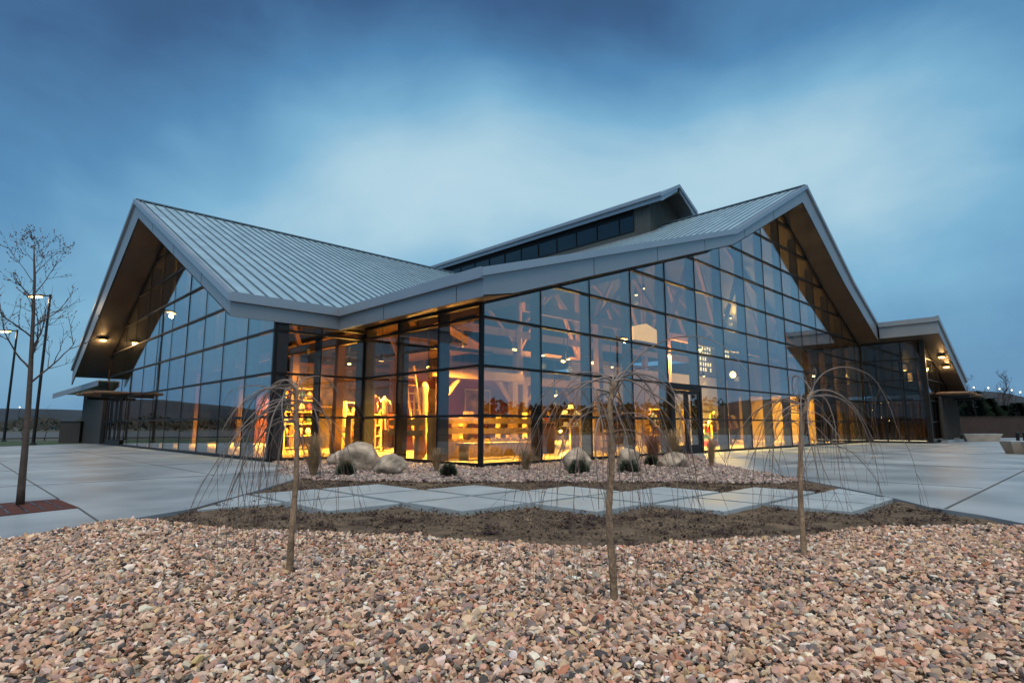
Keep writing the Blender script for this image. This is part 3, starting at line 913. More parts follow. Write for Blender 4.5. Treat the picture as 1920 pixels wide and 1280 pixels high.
stuff(gb, 'mauve gravel bed along the foot of the glass walls', 'gravel')

PALS = np.array([(.085, .056, .034), (.062, .042, .027), (.12, .082, .05), (.16, .12, .078), (.045, .032, .022), (.22, .165, .105)])
PWS = np.array([6, 5, 4, 2, 4, 1.0]); PWS /= PWS.sum()
keep_soil = lambda x, y: not incell(x, y, .03) and x - y < 8.6 and not inpoly(x, y, GRAV) and not inpoly(x, y, BED) and mnoise.noise(Vector((x * 2.2, y * 2.2, 4))) > -.25
cl_ = stones('soil_clods', scatter(SOIL, .052, 16, keep_soil), lambda x, y: relief(x, y) - .008, .012, .034, 1, 18, PALS, PWS)
cl_.data.materials.append(M_stone)
stuff(cl_, 'crumbly brown clods on the bare soil strip', 'soil clods')
# dark low ground cover and mulch clumps on the soil
mb = MB(); rr = random.Random(12)
spots = []
for _ in range(1500):
    x, y = rr.uniform(-8, .5), rr.uniform(-11, -1.0)
    if inpoly(x, y, SOIL) and not inpoly(x, y, GRAV):
        spots.append((x, y))
for px, py in [(1180, 965), (1220, 975), (1260, 968), (1440, 968), (1480, 975), (1530, 968), (1580, 975), (1640, 968), (1690, 958), (1720, 970), (1770, 972), (1420, 985), (1600, 960), (1330, 900), (1360, 893), (1400, 905), (1290, 893), (1240, 885), (1440, 898), (1380, 888), (1470, 905)]:
    p = G(px, py)
    for _ in range(3): spots.append((p.x + rr.uniform(-.12, .12), p.y + rr.uniform(-.12, .12)))
kept = []
for (x, y) in spots:
    if mnoise.noise(Vector((x * 1.5, y * 1.5, 11))) > .02 or len(spots) - len(kept) < 66: kept.append((x, y))
for (x, y) in kept:
    if incell(x, y): continue
    rad = rr.uniform(.04, .12)
    for _ in range(26):
        a = rr.uniform(0, 6.28); d = rad * math.sqrt(rr.random())
        cx, cy = x + d * math.cos(a), y + d * math.sin(a)
        cz = relief(cx, cy) + rr.uniform(0.005, .05 * (1 - d / rad) + .02)
        l_ = rr.uniform(.010, .024); t = rr.uniform(0, 6.28)
        ux, uy = math.cos(t) * l_, math.sin(t) * l_
        mb.add([(cx - ux, cy - uy, cz), (cx - uy * .5, cy + ux * .5, cz + rr.uniform(-.01, .012)), (cx + ux, cy + uy, cz + rr.uniform(-.008, .014)), (cx + uy * .5, cy - ux * .5, cz)], [(0, 1, 2, 3)])
stuff(mb.build('ground_cover', mat('dark_sedum', (.040, .020, .018), .8, 0, .5, 20)), 'dark maroon ground cover clumps on the bare soil', 'ground cover')

# ------------------------------------------------------------------ hills
def ridge_mesh(az0, az1, dist, hf, n=160, name='hills', m=M_hill):
    mb = MB()
    for i in range(n + 1):
        a = az0 + (az1 - az0) * i / n
        d = FW * math.cos(a) + RT * math.sin(a)
        for k, (dd, hh) in enumerate(((0, 0), (.12, .35), (.28, .72), (.45, 1.0), (.8, .8))):
            p = CAM + d * dist * (1 + dd)
            z = hf(a) * hh * (1 + .25 * mnoise.noise(Vector((p.x * .004, p.y * .004, k)))) - .2
            mb.v.append((p.x, p.y, z))
    for i in range(n):
        for k in range(4):
            mb.f.append((i * 5 + k, (i + 1) * 5 + k, (i + 1) * 5 + k + 1, i * 5 + k + 1))
    return struct(mb.build(name, m, smooth=True))
def hf(a):
    b = math.degrees(a)
    base = 24 + 10 * math.sin(b * .11 + 1.2) + 5 * math.sin(b * .31)
    return max(6, base)
ridge_mesh(R(-180), R(180), 620, hf, 240)

# ------------------------------------------------------------------ interior
def cam_v(px, py, v): return atv(px, py, v)
# timber posts and trusses under the roof
def truss(v, label):
    t = thing('timber_truss', label, 'truss', (20.5, v, .045), 'timber trusses under the right roof')
    zb = lambda u: ev(BR, u) - .2
    m = MB()
    m.bar((.5, v, zb(.5)), (12.3, v, zb(12.3)), .16, .3); m.bar((12.3, v, zb(12.3)), (20.5, v, zb(20.5)), .16, .3)
    m.bar((20.5, v, zb(20.5)), (26.3, v, zb(26.3)), .16, .3); m.bar((26.3, v, zb(26.3)), (32, v, zb(32)), .16, .3)
    m.build('rafter', M_wood, t)
    MB().bar((5.2, v, 5.35), (31.8, v, 5.35), .18, .34).build('tie_beam', M_wood, t)
    m = MB()
    for a, b in (((9.6, 5.5), (12.3, 7.8)), ((15, 5.5), (12.3, 7.8)), ((15, 5.5), (18, 10.4)), ((20.5, 5.5), (18, 10.4)), ((20.5, 5.5), (23.4, 10.2)), ((26.3, 5.5), (23.4, 10.2)), ((26.3, 5.5), (28.6, 7.5))):
        m.bar((a[0], v, a[1]), (b[0], v, b[1]), .14, .18, (0, 1, 0))
    m.build('brace', M_wood, t)
    for u in (9.6, 15.0, 20.5, 26.3):
        MB().box((u - .14, v - .14, .045), (u + .14, v + .14, 5.18)).build('post', M_wood, t)
        if u in (15.0, 20.5): MB().box((u - .11, v - .11, 5.52), (u + .11, v + .11, ev(BR, u) - .36)).build('king_post', M_wood, t)
    return t
for v, lb in ((3.6, 'timber truss just behind the right glass gable'), (8.4, 'timber truss second in from the right glass gable'), (13.6, 'timber truss deep in the hall behind the other two')):
    truss(v, lb)
def ltruss(u, lb):
    t = thing('timber_truss', lb, 'truss', (u, 18.3, .045), 'timber trusses under the left roof')
    zb = lambda v: ev(BL, v) - .2
    m = MB(); m.bar((u, 6.1, zb(6.1)), (u, 18.3, zb(18.3)), .16, .3); m.bar((u, 18.3, zb(18.3)), (u, 30, zb(30)), .16, .3); m.build('rafter', M_wood, t)
    MB().bar((u, 6.1, 4.1), (u, 30, 4.1), .18, .32).build('tie_beam', M_wood, t)
    m = MB()
    for a, b in (((12, 4.2), (15, 8.2)), ((18.3, 4.2), (15, 8.2)), ((18.3, 4.2), (21.5, 8.3)), ((25, 4.2), (21.5, 8.3))): m.bar((u, a[0], a[1]), (u, b[0], b[1]), .14, .18, (1, 0, 0))
    m.build('brace', M_wood, t)
    for v in (8.6, 12.4, 18.3, 25):
        MB().box((u - .14, v - .14, .045), (u + .14, v + .14, 3.94)).build('post', M_wood, t)
ltruss(.6, 'timber truss just behind the left glass gable')
ltruss(5.4, 'timber truss further in behind the left glass gable')

# partitions
def wall_thing(name, label, a, b, h, m, t=.14, cap=None):
    a, b = Vector((*a, 0)), Vector((*b, 0)); d = (b - a).normalized(); n_ = Vector((-d.y, d.x, 0)) * t / 2
    mb = MB(); mb.prism([(a + n_)[:2], (a - n_)[:2], (b - n_)[:2], (b + n_)[:2]], .045, h)
    o = tag(mb.build(name, m), label, 'wall')
    if cap:
        n2 = n_ * 1.5
        c = MB().prism([(a + n2)[:2], (a - n2)[:2], (b - n2)[:2], (b + n2)[:2]], h + .002, h + .16).build('cap_beam', cap, o)
    return o
wall_thing('display_wall', 'maroon display wall behind the timber rail fence', (3.4, 9.0), (11.5, 9.0), 3.2, M_maroon, cap=M_wood)
wall_thing('display_wall', 'brown timber display wall behind the inner glass corner', (.9, 13.5), (7.4, 13.5), 3.6, M_woodd, cap=M_wood)
wall_thing('display_wall', 'pale display wall behind the entrance door', (13.0, 8.0), (21.5, 8.0), 4.1, M_tan, cap=M_woodl)
wall_thing('display_wall', 'pale wall panels under the starry lamp', (23.5, 8.6), (31.5, 8.6), 4.4, M_pale)
wall_thing('display_wall', 'gold lit wall beside the side wing', (31.7, 2.2), (31.7, 7.8), 3.1, M_gold)
wall_thing('display_wall', 'tall brown gable wall across the middle of the hall', (4, 17.2), (31, 17.2), 5.0, M_woodd)
wall_thing('display_wall', 'dark red display wall behind the left glass gable', (3.6, 14.2), (3.6, 29), 3.1, M_maroon)
# header beam of the timber portal
def portal(u0, u1, v, h, label):
    t = thing('timber_portal', label, 'portal', ((u0 + u1) / 2, v, .045))
    MB().box((u0 - .14, v - .14, .045), (u0 + .14, v + .14, h)).build('post', M_wood, t)
    MB().box((u1 - .14, v - .14, .045), (u1 + .14, v + .14, h)).build('post', M_wood, t)
    MB().box((u0 - .5, v - .16, h + .002), (u1 + .5, v + .16, h + .34)).build('beam', M_wood, t)
    m = MB(); m.bar((u0 + .1, v, h - .8), (u0 + .8, v, h), .12, .14, (0, 1, 0)); m.bar((u1 - .1, v, h - .8), (u1 - .8, v, h), .12, .14, (0, 1, 0)); m.build('brace', M_wood, t)
portal(3.0, 6.6, 5.6, 2.75, 'timber portal of two posts and a beam behind the rail fence')
portal(8.0, 11.4, 6.4, 2.75, 'timber portal behind the orange banner')

# timber rail fence with boarded base
t = thing('rail_fence', 'pale timber rail fence with boarded base inside the glass corner', 'fence', (3, 3.0, .045))
for u in (.75, 2.1, 3.5, 4.75):
    MB().box((u - .12, 2.88, .045), (u + .12, 3.12, 1.42 + .05 * math.sin(u * 7))).build('post', M_woodl, t)
for z in (1.17, .86): MB().box((.6, 2.80, z - .09), (4.9, 2.875, z + .09)).build('rail', M_woodl, t)
m = MB(); rr = random.Random(3)
for i in range(30): m.box((.62 + i * .145, 2.82, .045), (.62 + i * .145 + .135, 2.87, .60 + rr.uniform(-.02, .05)))
m.build('board_panel', M_woodl, t)
t = thing('rail_fence', 'pale timber rail fence running back along the inner glass', 'fence', (.7, 4.4, .045))
for v in (3.6, 4.7): MB().box((.58, v - .12, .045), (.82, v + .12, 1.35)).build('post', M_woodl, t)
for z in (1.12, .8): MB().box((.50, 3.2, z - .09), (.575, 5.0, z + .09)).build('rail', M_woodl, t)
# low benches
def bench(name, label, a, b, h=.45, m=M_woodl, legm=M_woodl):
    t = thing(name, label, 'bench', ((a[0] + b[0]) / 2, (a[1] + b[1]) / 2, .045))
    MB().box((a[0], a[1], h - .06), (b[0], b[1], h)).build('seat', m, t)
    dx = b[0] - a[0]; dy = b[1] - a[1]
    for k in (0, 1):
        if dx > dy:
            x = a[0] + .12 + k * (dx - .30); MB().box((x, a[1] + .03, .045), (x + .07, b[1] - .03, h - .062)).build('leg', legm, t)
        else:
            y = a[1] + .12 + k * (dy - .30); MB().box((a[0] + .03, y, .045), (b[0] - .03, y + .07, h - .062)).build('leg', legm, t)
    return t
bench('bench', 'long pale timber bench in front of the rail fence', (1.0, 1.85), (4.2, 2.25), .52)
# framed panels on the maroon wall
def cabinet(label, x0, x1, y0, y1, h, m, shelves=3, cat='cabinet'):
    t = thing('display_shelf', label, cat, ((x0 + x1) / 2, (y0 + y1) / 2, .045))
    MB().box((x0, y0, .045), (x0 + .05, y1, h)).build('side_panel', m, t); MB().box((x1 - .05, y0, .045), (x1, y1, h)).build('side_panel', m, t)
    MB().box((x0 + .052, y1 - .04, .047), (x1 - .052, y1, h)).build('back_panel', m, t)
    for k in range(shelves + 1):
        z = .12 + (h - .2) * k / shelves
        MB().box((x0 + .052, y0 + .01, z), (x1 - .052, y1 - .042, z + .04)).build('shelf', m, t)
    return t
cabinet('gold lit display shelf behind the boulders', 1.9, 3.6, 10.4, 10.9, 2.0, M_gold, 4, 'shelf')
cabinet('low pale shelf beside the inner glass corner', .5, 1.5, 7.4, 7.8, 1.3, M_woodl, 3, 'shelf')
cabinet('tall timber shelf behind the left weeping tree', .2, 1.6, 12.2, 12.7, 2.6, M_gold, 5, 'shelf')
cabinet('dark timber shelf behind the entrance door', 12.6, 14.6, 5.2, 5.7, 2.2, M_woodd, 4, 'shelf')
cabinet('pale timber shelf left of the yellow scaffold', 15.4, 17.2, 4.9, 5.4, 1.9, M_woodl, 4, 'shelf')
# goods on the shelves
gi = 0
GOODS = ['orange', 'cream', 'dark green', 'red', 'tan']
GC = [(.6, .22, .05), (.6, .5, .36), (.03, .08, .04), (.4, .03, .02), (.4, .25, .12)]
rr = random.Random(9)
def jar(x, y, z, c, label, s=1.0):
    m = mat('goods_' + c.replace(' ', '_'), GC[GOODS.index(c)], .5, 0, .15, 5)
    o = MB().lathe([(.05 * s, 0), (.085 * s, .02 * s), (.09 * s, .14 * s), (.06 * s, .19 * s), (.045 * s, .22 * s)], (x, y, z), 10).build('jar', m, smooth=True)
    tag(o, label, 'jar', 'goods on the display shelves')
for nm, x0, n_, y, zs_ in (('gold lit shelf', 2.05, 5, 10.6, (.16 + .45, .16 + .9, .16 + 1.35)), ('low pale shelf', .68, 3, 7.55, (.56, .96)), ('tall timber shelf', .36, 4, 12.4, (.66, 1.16, 1.66, 2.16))):
    for k, z in enumerate(zs_):
        for i in range(n_):
            c = GOODS[(i * 2 + k) % 5]
            jar(x0 + i * .31, y, z, c, f'{c} jar, number {i + 1} from the left on row {k + 1} of the {nm}', 1.25)
# garments on busts
def bust(p, c, label, h=1.5):
    t = thing('mannequin', label, 'mannequin', (p[0], p[1], .045))
    MB().tube([(p[0], p[1], .08), (p[0], p[1], h - .7)], .025, 8).lathe([(.2, .045), (.2, .065), (.05, .08)], (p[0], p[1], 0), 14).build('stand', M_black, t)
    m = MB().lathe([(.14, h - .72), (.17, h - .6), (.15, h - .42), (.19, h - .2), (.20, h - .1), (.12, h - .02), (.06, h), (.055, h + .07)], (p[0], p[1], 0), 16)
    m.v = [(x, p[1] + (y - p[1]) * .62, z) for x, y, z in m.v]
    sh = m.build('torso', mat('shirt_' + c[0], c[1], .8, 0, .1), t, smooth=True)
    for s_ in (-1, 1):
        MB().tube([(p[0] + s_ * .17, p[1], h - .12), (p[0] + s_ * .27, p[1] - .02, h - .3), (p[0] + s_ * .29, p[1] - .05, h - .55)], [.075, .065, .05], 8).build('sleeve', mat('shirt_' + c[0], c[1]), sh, smooth=True)
bust((2.05, 8.6), ('orange', (.75, .26, .04)), 'mannequin in an orange shirt between the boulders and inner corner', 2.2)
bust((2.75, 8.9), ('tan', (.6, .40, .18)), 'mannequin in a tan shirt beside the orange one', 2.1)
bust((13.6, 3.6), ('dark', (.06, .05, .06)), 'mannequin in a dark coat behind the entrance door', 1.6)
# pack saddle on a counter
t = thing('counter', 'timber counter right of the rail fence', 'counter', (5.7, 3.3, .045))
MB().box((5.1, 3.05, .045), (6.2, 3.55, 1.1)).build('body', M_wood, t); MB().box((5.05, 3.0, 1.102), (6.25, 3.6, 1.16)).build('top', M_woodl, t)
t = thing('pack_saddle', 'white wooden pack saddle on the timber counter', 'saddle', (5.6, 3.3, 1.16))
m = MB().tube([(5.35, 3.3, 1.19), (5.5, 3.3, 1.30), (5.62, 3.3, 1.32), (5.75, 3.3, 1.29), (5.92, 3.3, 1.19)], [.05, .09, .1, .09, .05], 8); m.build('seat', M_pale, t, smooth=True)
m = MB()
m.bar((5.5, 3.3, 1.36), (5.5, 3.3, 1.66), .04, .06, (0, 1, 0)).bar((5.74, 3.3, 1.36), (5.74, 3.3, 1.66), .04, .06, (0, 1, 0)).bar((5.48, 3.3, 1.44), (5.76, 3.3, 1.44), .05, .05).bar((5.62, 3.3, 1.46), (5.62, 3.3, 1.64), .03, .04, (0, 1, 0))
m.build('frame', M_pale, t)
# orange banner panel
t = thing('banner', 'tall orange banner panel behind the right of the glass corner', 'banner', (6.1, 3.9, .045))
MB().box((5.95, 3.9, .25), (6.85, 3.94, 1.35)).build('panel', mat('orange_cloth', (.75, .16, .02), .7, 0, .15, 2), t)
MB().box((5.88, 3.88, .045), (5.945, 3.96, 1.55)).box((6.855, 3.88, .045), (6.92, 3.96, 1.55)).build('post', M_woodl, t)
# hat stand with pale hats
t = thing('hat_stand', 'stand of pale hats behind the middle weeping tree', 'hat stand', (8.1, 3.9, .045))
MB().tube([(8.1, 3.9, .05), (8.1, 3.9, 1.55)], .04, 8).lathe([(.25, .045), (.22, .08)], (8.1, 3.9, 0), 12).build('pole', M_woodl, t)
for dx, z in ((-.35, 1.45), (0, 1.68), (.35, 1.45), (-.3, 1.0), (.3, 1.0)):
    MB().lathe([(.19, z), (.19, z + .015), (.11, z + .03), (.10, z + .15), (.05, z + .17)], (8.1 + dx, 3.85, 0), 12).build('hat', M_pale, t, smooth=True)
    MB().bar((8.1, 3.9, z - .1), (8.1 + dx, 3.86, z - .01), .025, .025).build('arm', M_woodl, t)
# yellow timber scaffold and coloured boxes
t = thing('display_scaffold', 'yellow timber scaffold frame right of the entrance door', 'scaffold', (15, 2.4, .045))
M_yel = mat('yellow_timber', (.75, .46, .05), .5, 0, .1)
for u in (14.2, 15.5, 16.8): MB().box((u - .05, 2.35, .045), (u + .05, 2.45, 1.75)).build('post', M_yel, t)
for z in (.55, 1.15, 1.7): MB().box((14.1, 2.28, z - .04), (16.9, 2.345, z + .04)).build('rail', M_yel, t)
MB().bar((14.2, 2.24, .1), (15.5, 2.24, 1.15), .05, .1, (0, 1, 0)).bar((15.6, 2.24, .6), (16.8, 2.24, 1.7), .05, .1, (0, 1, 0)).build('brace', M_yel, t)
for k, (x, z, c, nm) in enumerate(((16.9, .045, (.5, .03, .02), 'lowest red'), (16.95, .40, (.03, .25, .06), 'green middle'), (16.9, .75, (.55, .04, .03), 'topmost red'))):
    o = MB().box((x, 2.6, z), (x + .8, 3.1, z + .345)).build('box', mat('box_' + str(k) + nm.split()[0], c, .5, 0, .1), None, bevel=.01)
    tag(o, nm + ' box of the stack beside the yellow scaffold', 'box', 'stacked boxes by the scaffold')
    MB().box((x - .01, 2.595, z + .25), (x + .81, 3.105, z + .342)).build('lid', mat('box_lid', (.5, .45, .38), .5), o)
# lit house-shaped lantern high in the hall
la_, lb2 = atv(1189, 645, 1.9), atv(1237, 645, 1.9); lt = atv(1214, 607, 1.9); lm = atv(1237, 622, 1.9)
cx = (la_.x + lb2.x) / 2
t = thing('house_lantern', 'glowing house shaped lantern hanging high behind the right glass', 'lantern', (cx, 2.05, lb2.z))
prof = [(la_.x, lb2.z), (lb2.x, lb2.z), (lb2.x, lm.z), (cx, lt.z), (la_.x, lm.z)]
m = MB(); m.slab([(x, 1.9, z) for x, z in prof], [(x, 2.2, z) for x, z in prof])
m.build('shade', M_shade, t)
MB().box((la_.x - .02, 1.88, lb2.z - .05), (lb2.x + .02, 2.22, lb2.z - .002)).build('base_frame', M_wood, t)
MB().tube([(cx, 2.05, lt.z), (cx, 2.05, ev(BR, cx) - .02)], .015, 6).build('rod', M_black, t)
# lattice of lit windows on the rear gable wall
t = thing('lattice_screen', 'pale lattice screen with lit openings high in the hall', 'screen', (29, 8.0, 4.4))
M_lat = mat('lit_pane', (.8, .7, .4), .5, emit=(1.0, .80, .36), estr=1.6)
m = MB(); rr = random.Random(21)
for i in range(5):
    for k in range(6):
        if rr.random() < .85: m.box((26.6 + i * .34, 8.0, 4.7 + k * .36), (26.6 + i * .34 + .14, 8.03, 4.7 + k * .36 + .24))
for i in range(4):
    for k in range(3):
        if rr.random() < .8: m.box((29.6 + i * .36, 8.0, 5.9 + k * .36), (29.6 + i * .36 + .2, 8.03, 5.9 + k * .36 + .2))
m.build('lit_pane', M_lat, t)
MB().box((26.4, 8.05, 4.45), (31.2, 8.1, 7.0)).build('board', M_woodd, t)

M_reflected = mat('reflected_strip_glow', (.8, .6, .2), .5, emit=(1.0, .62, .08), estr=1.5)  # glowing columns added to imitate yellow strips reflected in the left glass
for k, (px, lb) in enumerate(((269, 'thinnest yellow column standing in for a reflection in the left glass'), (277, 'middle yellow column standing in for a reflection in the left glass'), (290, 'widest yellow column standing in for a reflection in the left glass'))):
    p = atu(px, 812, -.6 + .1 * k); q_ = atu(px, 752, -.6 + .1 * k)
    t = thing('reflection_column', lb, 'reflection column', (p.x, p.y, .045), 'columns standing in for reflections in the left glass')
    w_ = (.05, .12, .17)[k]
    MB().box((p.x - w_, p.y - w_, .35), (p.x + w_, p.y + w_, q_.z)).build('shade', M_reflected, t)
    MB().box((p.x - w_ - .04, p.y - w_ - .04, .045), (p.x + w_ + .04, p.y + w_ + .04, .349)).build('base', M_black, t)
def point(parent, p, e, col=(1, .56, .16), r=.15):
    ld = bpy.data.lights.new('lamp', 'POINT'); ld.energy = e; ld.color = col; ld.shadow_soft_size = r
    o = bpy.data.objects.new('lamp', ld); COL.objects.link(o); o.location = p; o.parent = parent; o.matrix_parent_inverse = Matrix.Translation(-parent.location)
# furniture and goods seen through the glass
def table(label, x, y, w_, d_, h, m=M_woodl):
    t = thing('display_table', label, 'table', (x, y, .045))
    MB().box((x - w_ / 2, y - d_ / 2, h - .05), (x + w_ / 2, y + d_ / 2, h)).build('tabletop', m, t)
    for sx in (-1, 1):
        for sy in (-1, 1):
            cx, cy = x + sx * (w_ / 2 - .07), y + sy * (d_ / 2 - .07)
            MB().box((cx - .035, cy - .035, .045), (cx + .035, cy + .035, h - .052)).build('leg', m, t)
    return t
def folded(label, x, y, z, c, n=4):
    t = thing('folded_clothes', label, 'clothes', (x, y, z))
    for k in range(n): MB().box((x - .15 + .006 * (k % 2), y - .13, z + .002 + k * .045), (x + .15 - .008 * (k % 3), y + .13, z + .042 + k * .045)).build('shirt', mat('shirt_' + c[0], c[1], .8, 0, .12), t, bevel=.01)
def barrel(label, x, y, z=.045, h=.85):
    t = thing('barrel', label, 'barrel', (x, y, z))
    MB().lathe([(.24, z), (.29, z + h * .25), (.31, z + h * .5), (.29, z + h * .75), (.24, z + h)], (x, y, 0), 18).build('body', M_wood, t, smooth=True)
    for k in (.18, .5, .82): MB().lathe([(.272 + .045 * (1 - abs(k - .5) * 2), z + h * k - .025), (.275 + .045 * (1 - abs(k - .5) * 2), z + h * k + .025)], (x, y, 0), 18).build('hoop', M_black, t)
def picture(label, x0, x1, z0, z1, v, c):
    t = thing('framed_picture', label, 'picture', ((x0 + x1) / 2, v, z0))
    MB().box((x0, v - .03, z0), (x1, v - .01, z1)).build('canvas', mat('canvas_' + c[0], c[1], .7, 0, .5, 2.5, col2=c[2]), t)
    m = MB()
    m.box((x0 - .07, v - .05, z0 - .07), (x1 + .07, v - .008, z0 - .002)); m.box((x0 - .07, v - .05, z1 + .002), (x1 + .07, v - .008, z1 + .07)); m.box((x0 - .07, v - .05, z0), (x0 - .002, v - .008, z1)); m.box((x1 + .002, v - .05, z0), (x1 + .07, v - .008, z1))
    m.build('frame', M_woodl, t)
def rack(label, x0, x1, y, h, cols):
    t = thing('clothes_rack', label, 'clothes rack', ((x0 + x1) / 2, y, .045))
    for x in (x0, x1): MB().tube([(x, y - .22, .06), (x, y, .12), (x, y, h)], .016, 6).build('upright', M_black, t)
    MB().tube([(x0, y, h), (x1, y, h)], .016, 6).build('rail', M_black, t)
    n = int((x1 - x0) / .11); rr = random.Random(int(x0 * 10))
    for k in range(n):
        x = x0 + .08 + k * .11; c = cols[rr.randrange(len(cols))]; l = rr.uniform(.55, .8)
        MB().slab([(x - .025, y - .05, h - .04), (x + .025, y - .05, h - .04), (x + .025, y + .05, h - .04), (x - .025, y + .05, h - .04)], [(x - .035, y - .23, h - .04 - l), (x + .035, y - .23, h - .04 - l), (x + .035, y + .23, h - .04 - l), (x - .035, y + .23, h - .04 - l)]).build('garment', mat('shirt_' + c[0], c[1], .8, 0, .12), t)
CL = {'orange': (.75, .26, .04), 'tan': (.6, .40, .18), 'dark': (.06, .05, .06), 'rust': (.32, .08, .03), 'cream': (.62, .52, .38), 'denim': (.06, .09, .16)}
cc = lambda *n: [(k, CL[k]) for k in n]
table('pale timber table with folded clothes left of the inner glass corner post', 1.4, 8.9, 1.5, .8, .82)
for k, (dx, c) in enumerate(((-.5, 'cream'), (-.1, 'rust'), (.35, 'denim'))): folded(f'stack of folded {c} shirts on the table near the inner corner', 1.4 + dx, 8.9, .82, (c, CL[c]), 3 + k)
table('timber table with folded clothes behind the orange banner', 8.0, 5.2, 1.7, .8, .82, M_wood)
for k, (dx, c) in enumerate(((-.55, 'tan'), (-.1, 'dark'), (.4, 'orange'))): folded(f'stack of folded {c} shirts on the table behind the orange banner', 8.0 + dx, 5.2, .82, (c, CL[c]), 4)
table('dark table behind the yellow scaffold', 19.2, 3.4, 2.0, .8, .82, M_woodd)
rack('rack of hanging shirts in front of the brown display wall', 3.9, 6.2, 11.6, 1.6, cc('rust', 'dark', 'tan', 'denim'))
rack('rack of hanging shirts behind the hat stand', 9.2, 11.2, 7.6, 1.6, cc('dark', 'denim', 'cream', 'rust'))
rack('rack of hanging coats under the pale wall panels', 21.5, 24.0, 4.6, 1.6, cc('tan', 'dark', 'rust'))
barrel('wooden barrel standing by the inner glass corner', .75, 7.0)
barrel('wooden barrel beside the timber counter', 4.9, 4.3)
barrel('wooden barrel left of the entrance door', 8.3, 2.2)
picture('framed brown landscape on the maroon wall behind the fence', 4.2, 5.8, 1.5, 2.5, 8.93, ('brown', (.12, .06, .03), (.5, .34, .16)))
picture('framed dark picture on the maroon wall right of the brown landscape', 6.9, 8.3, 1.5, 2.6, 8.93, ('dark', (.05, .03, .025), (.3, .16, .08)))
picture('framed pale picture high on the wall behind the entrance door', 15.2, 17.4, 2.2, 3.5, 7.93, ('pale', (.4, .3, .2), (.75, .62, .45)))
picture('framed dark picture on the brown wall at the inner corner', 2.2, 4.2, 1.9, 3.1, 13.43, ('dusk', (.03, .03, .04), (.25, .14, .07)))
t = thing('wagon_wheel', 'spoked wooden wagon wheel leaning on the maroon wall', 'wheel', (9.6, 8.75, .045))
m = MB(); m.tube([(9.6 + .62 * math.cos(k * math.pi / 16), 8.75, .72 + .62 * math.sin(k * math.pi / 16)) for k in range(33)], .045, 6, cap=False); m.build('rim', M_woodl, t)
MB().tube([(9.6, 8.66, .72), (9.6, 8.84, .72)], .10, 10).build('hub', M_wood, t)
m = MB()
for k in range(12): a = k * math.pi / 6; m.bar((9.6 + .09 * math.cos(a), 8.75, .72 + .09 * math.sin(a)), (9.6 + .6 * math.cos(a), 8.75, .72 + .6 * math.sin(a)), .04, .04, (0, 1, 0))
m.build('spoke', M_woodl, t)
t = thing('ladder', 'tall timber ladder leaning inside the recessed bay', 'ladder', (2.9, 6.9, .045))
for dx in (-.22, .22): MB().bar((2.9 + dx, 6.6, .05), (2.9 + dx, 7.5, 3.3), .05, .08).build('rail', M_woodl, t)
for k in range(9): f_ = .1 + k * .095; MB().bar((2.66, 6.6 + .9 * f_, .05 + 3.25 * f_), (3.14, 6.6 + .9 * f_, .05 + 3.25 * f_), .035, .035).build('rung', M_woodl, t)
for k, (x, y, z, lb) in enumerate(((4.2, 6.0, .045, 'lowest'), (4.25, 6.05, .50, 'middle'), (4.18, 6.0, .955, 'topmost'))):
    o = MB().box((x, y, z + .02), (x + .6, y + .45, z + .45)).build('crate', M_wood); tag(o, lb + ' slatted crate of the stack behind the rail fence', 'crate', 'stacked crates behind the fence')
    m = MB()
    for q in range(3): m.box((x - .015, y - .015, z + .05 + q * .14), (x + .615, y - .001, z + .15 + q * .14))
    m.build('slat', M_woodl, o)
for k, (x, y, h) in enumerate(((.55, 6.3, 2.4), (2.0, 5.2, 2.5))):
    t = thing('totem_post', ('slim' if k else 'stout') + ' carved timber post ' + ('behind the second fence' if k else 'at the inner glass corner'), 'post', (x, y, .045))
    MB().lathe([(.11, .045), (.11, .4), (.15, .5), (.10, .65), (.13, 1.0), (.09, 1.3), (.13, h * .7), (.10, h * .8), (.15, h * .92), (.05, h)], (x, y, 0), 12).build('shaft', M_wood if k else M_woodl, t, smooth=True)
# track lights: a black can with a glowing face; the brightest ones carry a spot lamp
def track_light(px, py, v, label, r=.09, power=0, target=None, spot=True, on_u=None):
    p = atu(px, py, on_u) if on_u is not None else atv(px, py, v)
    t = thing('track_light', label, 'spotlight', p, 'spotlights under the roof')
    tgt = Vector(target) if target else Vector((p.x - .6, p.y - 1.2, 0))
    d = (tgt - p).normalized()
    zc = min(ev(BR, max(p.x, 0)), 99) - .05
    a = p - d * .26
    MB().tube([p, a], [r * 1.05, r * .8], 12).build('can', M_black, t)
    MB().tube([p + d * .004, p + d * .012], [r * .85, r * .85], 12).build('lens', M_lamp, t)
    MB().tube([a, (a.x, a.y, max(a.z + .2, min(zc, a.z + 1.2)))], .018, 6).build('stem', M_black, t)
    if not power: point(t, p + d * .35 - Vector((0, 0, .1)), 120, (1.0, .54, .10), .12)  # bare point added here to fill the hall with warm ambient light
    if power:
        ld = bpy.data.lights.new('spot_lamp', 'SPOT')
        ld.energy = power * 8; ld.color = (1.0, .55, .10); ld.spot_size = R(95); ld.spot_blend = .8; ld.shadow_soft_size = .12
        o = bpy.data.objects.new('spot_lamp', ld); COL.objects.link(o)
        o.location = p + d * .03
        o.rotation_euler = (-d).to_track_quat('Z', 'Y').to_euler()
        o.parent = t; o.matrix_parent_inverse = Matrix.Translation(-p)
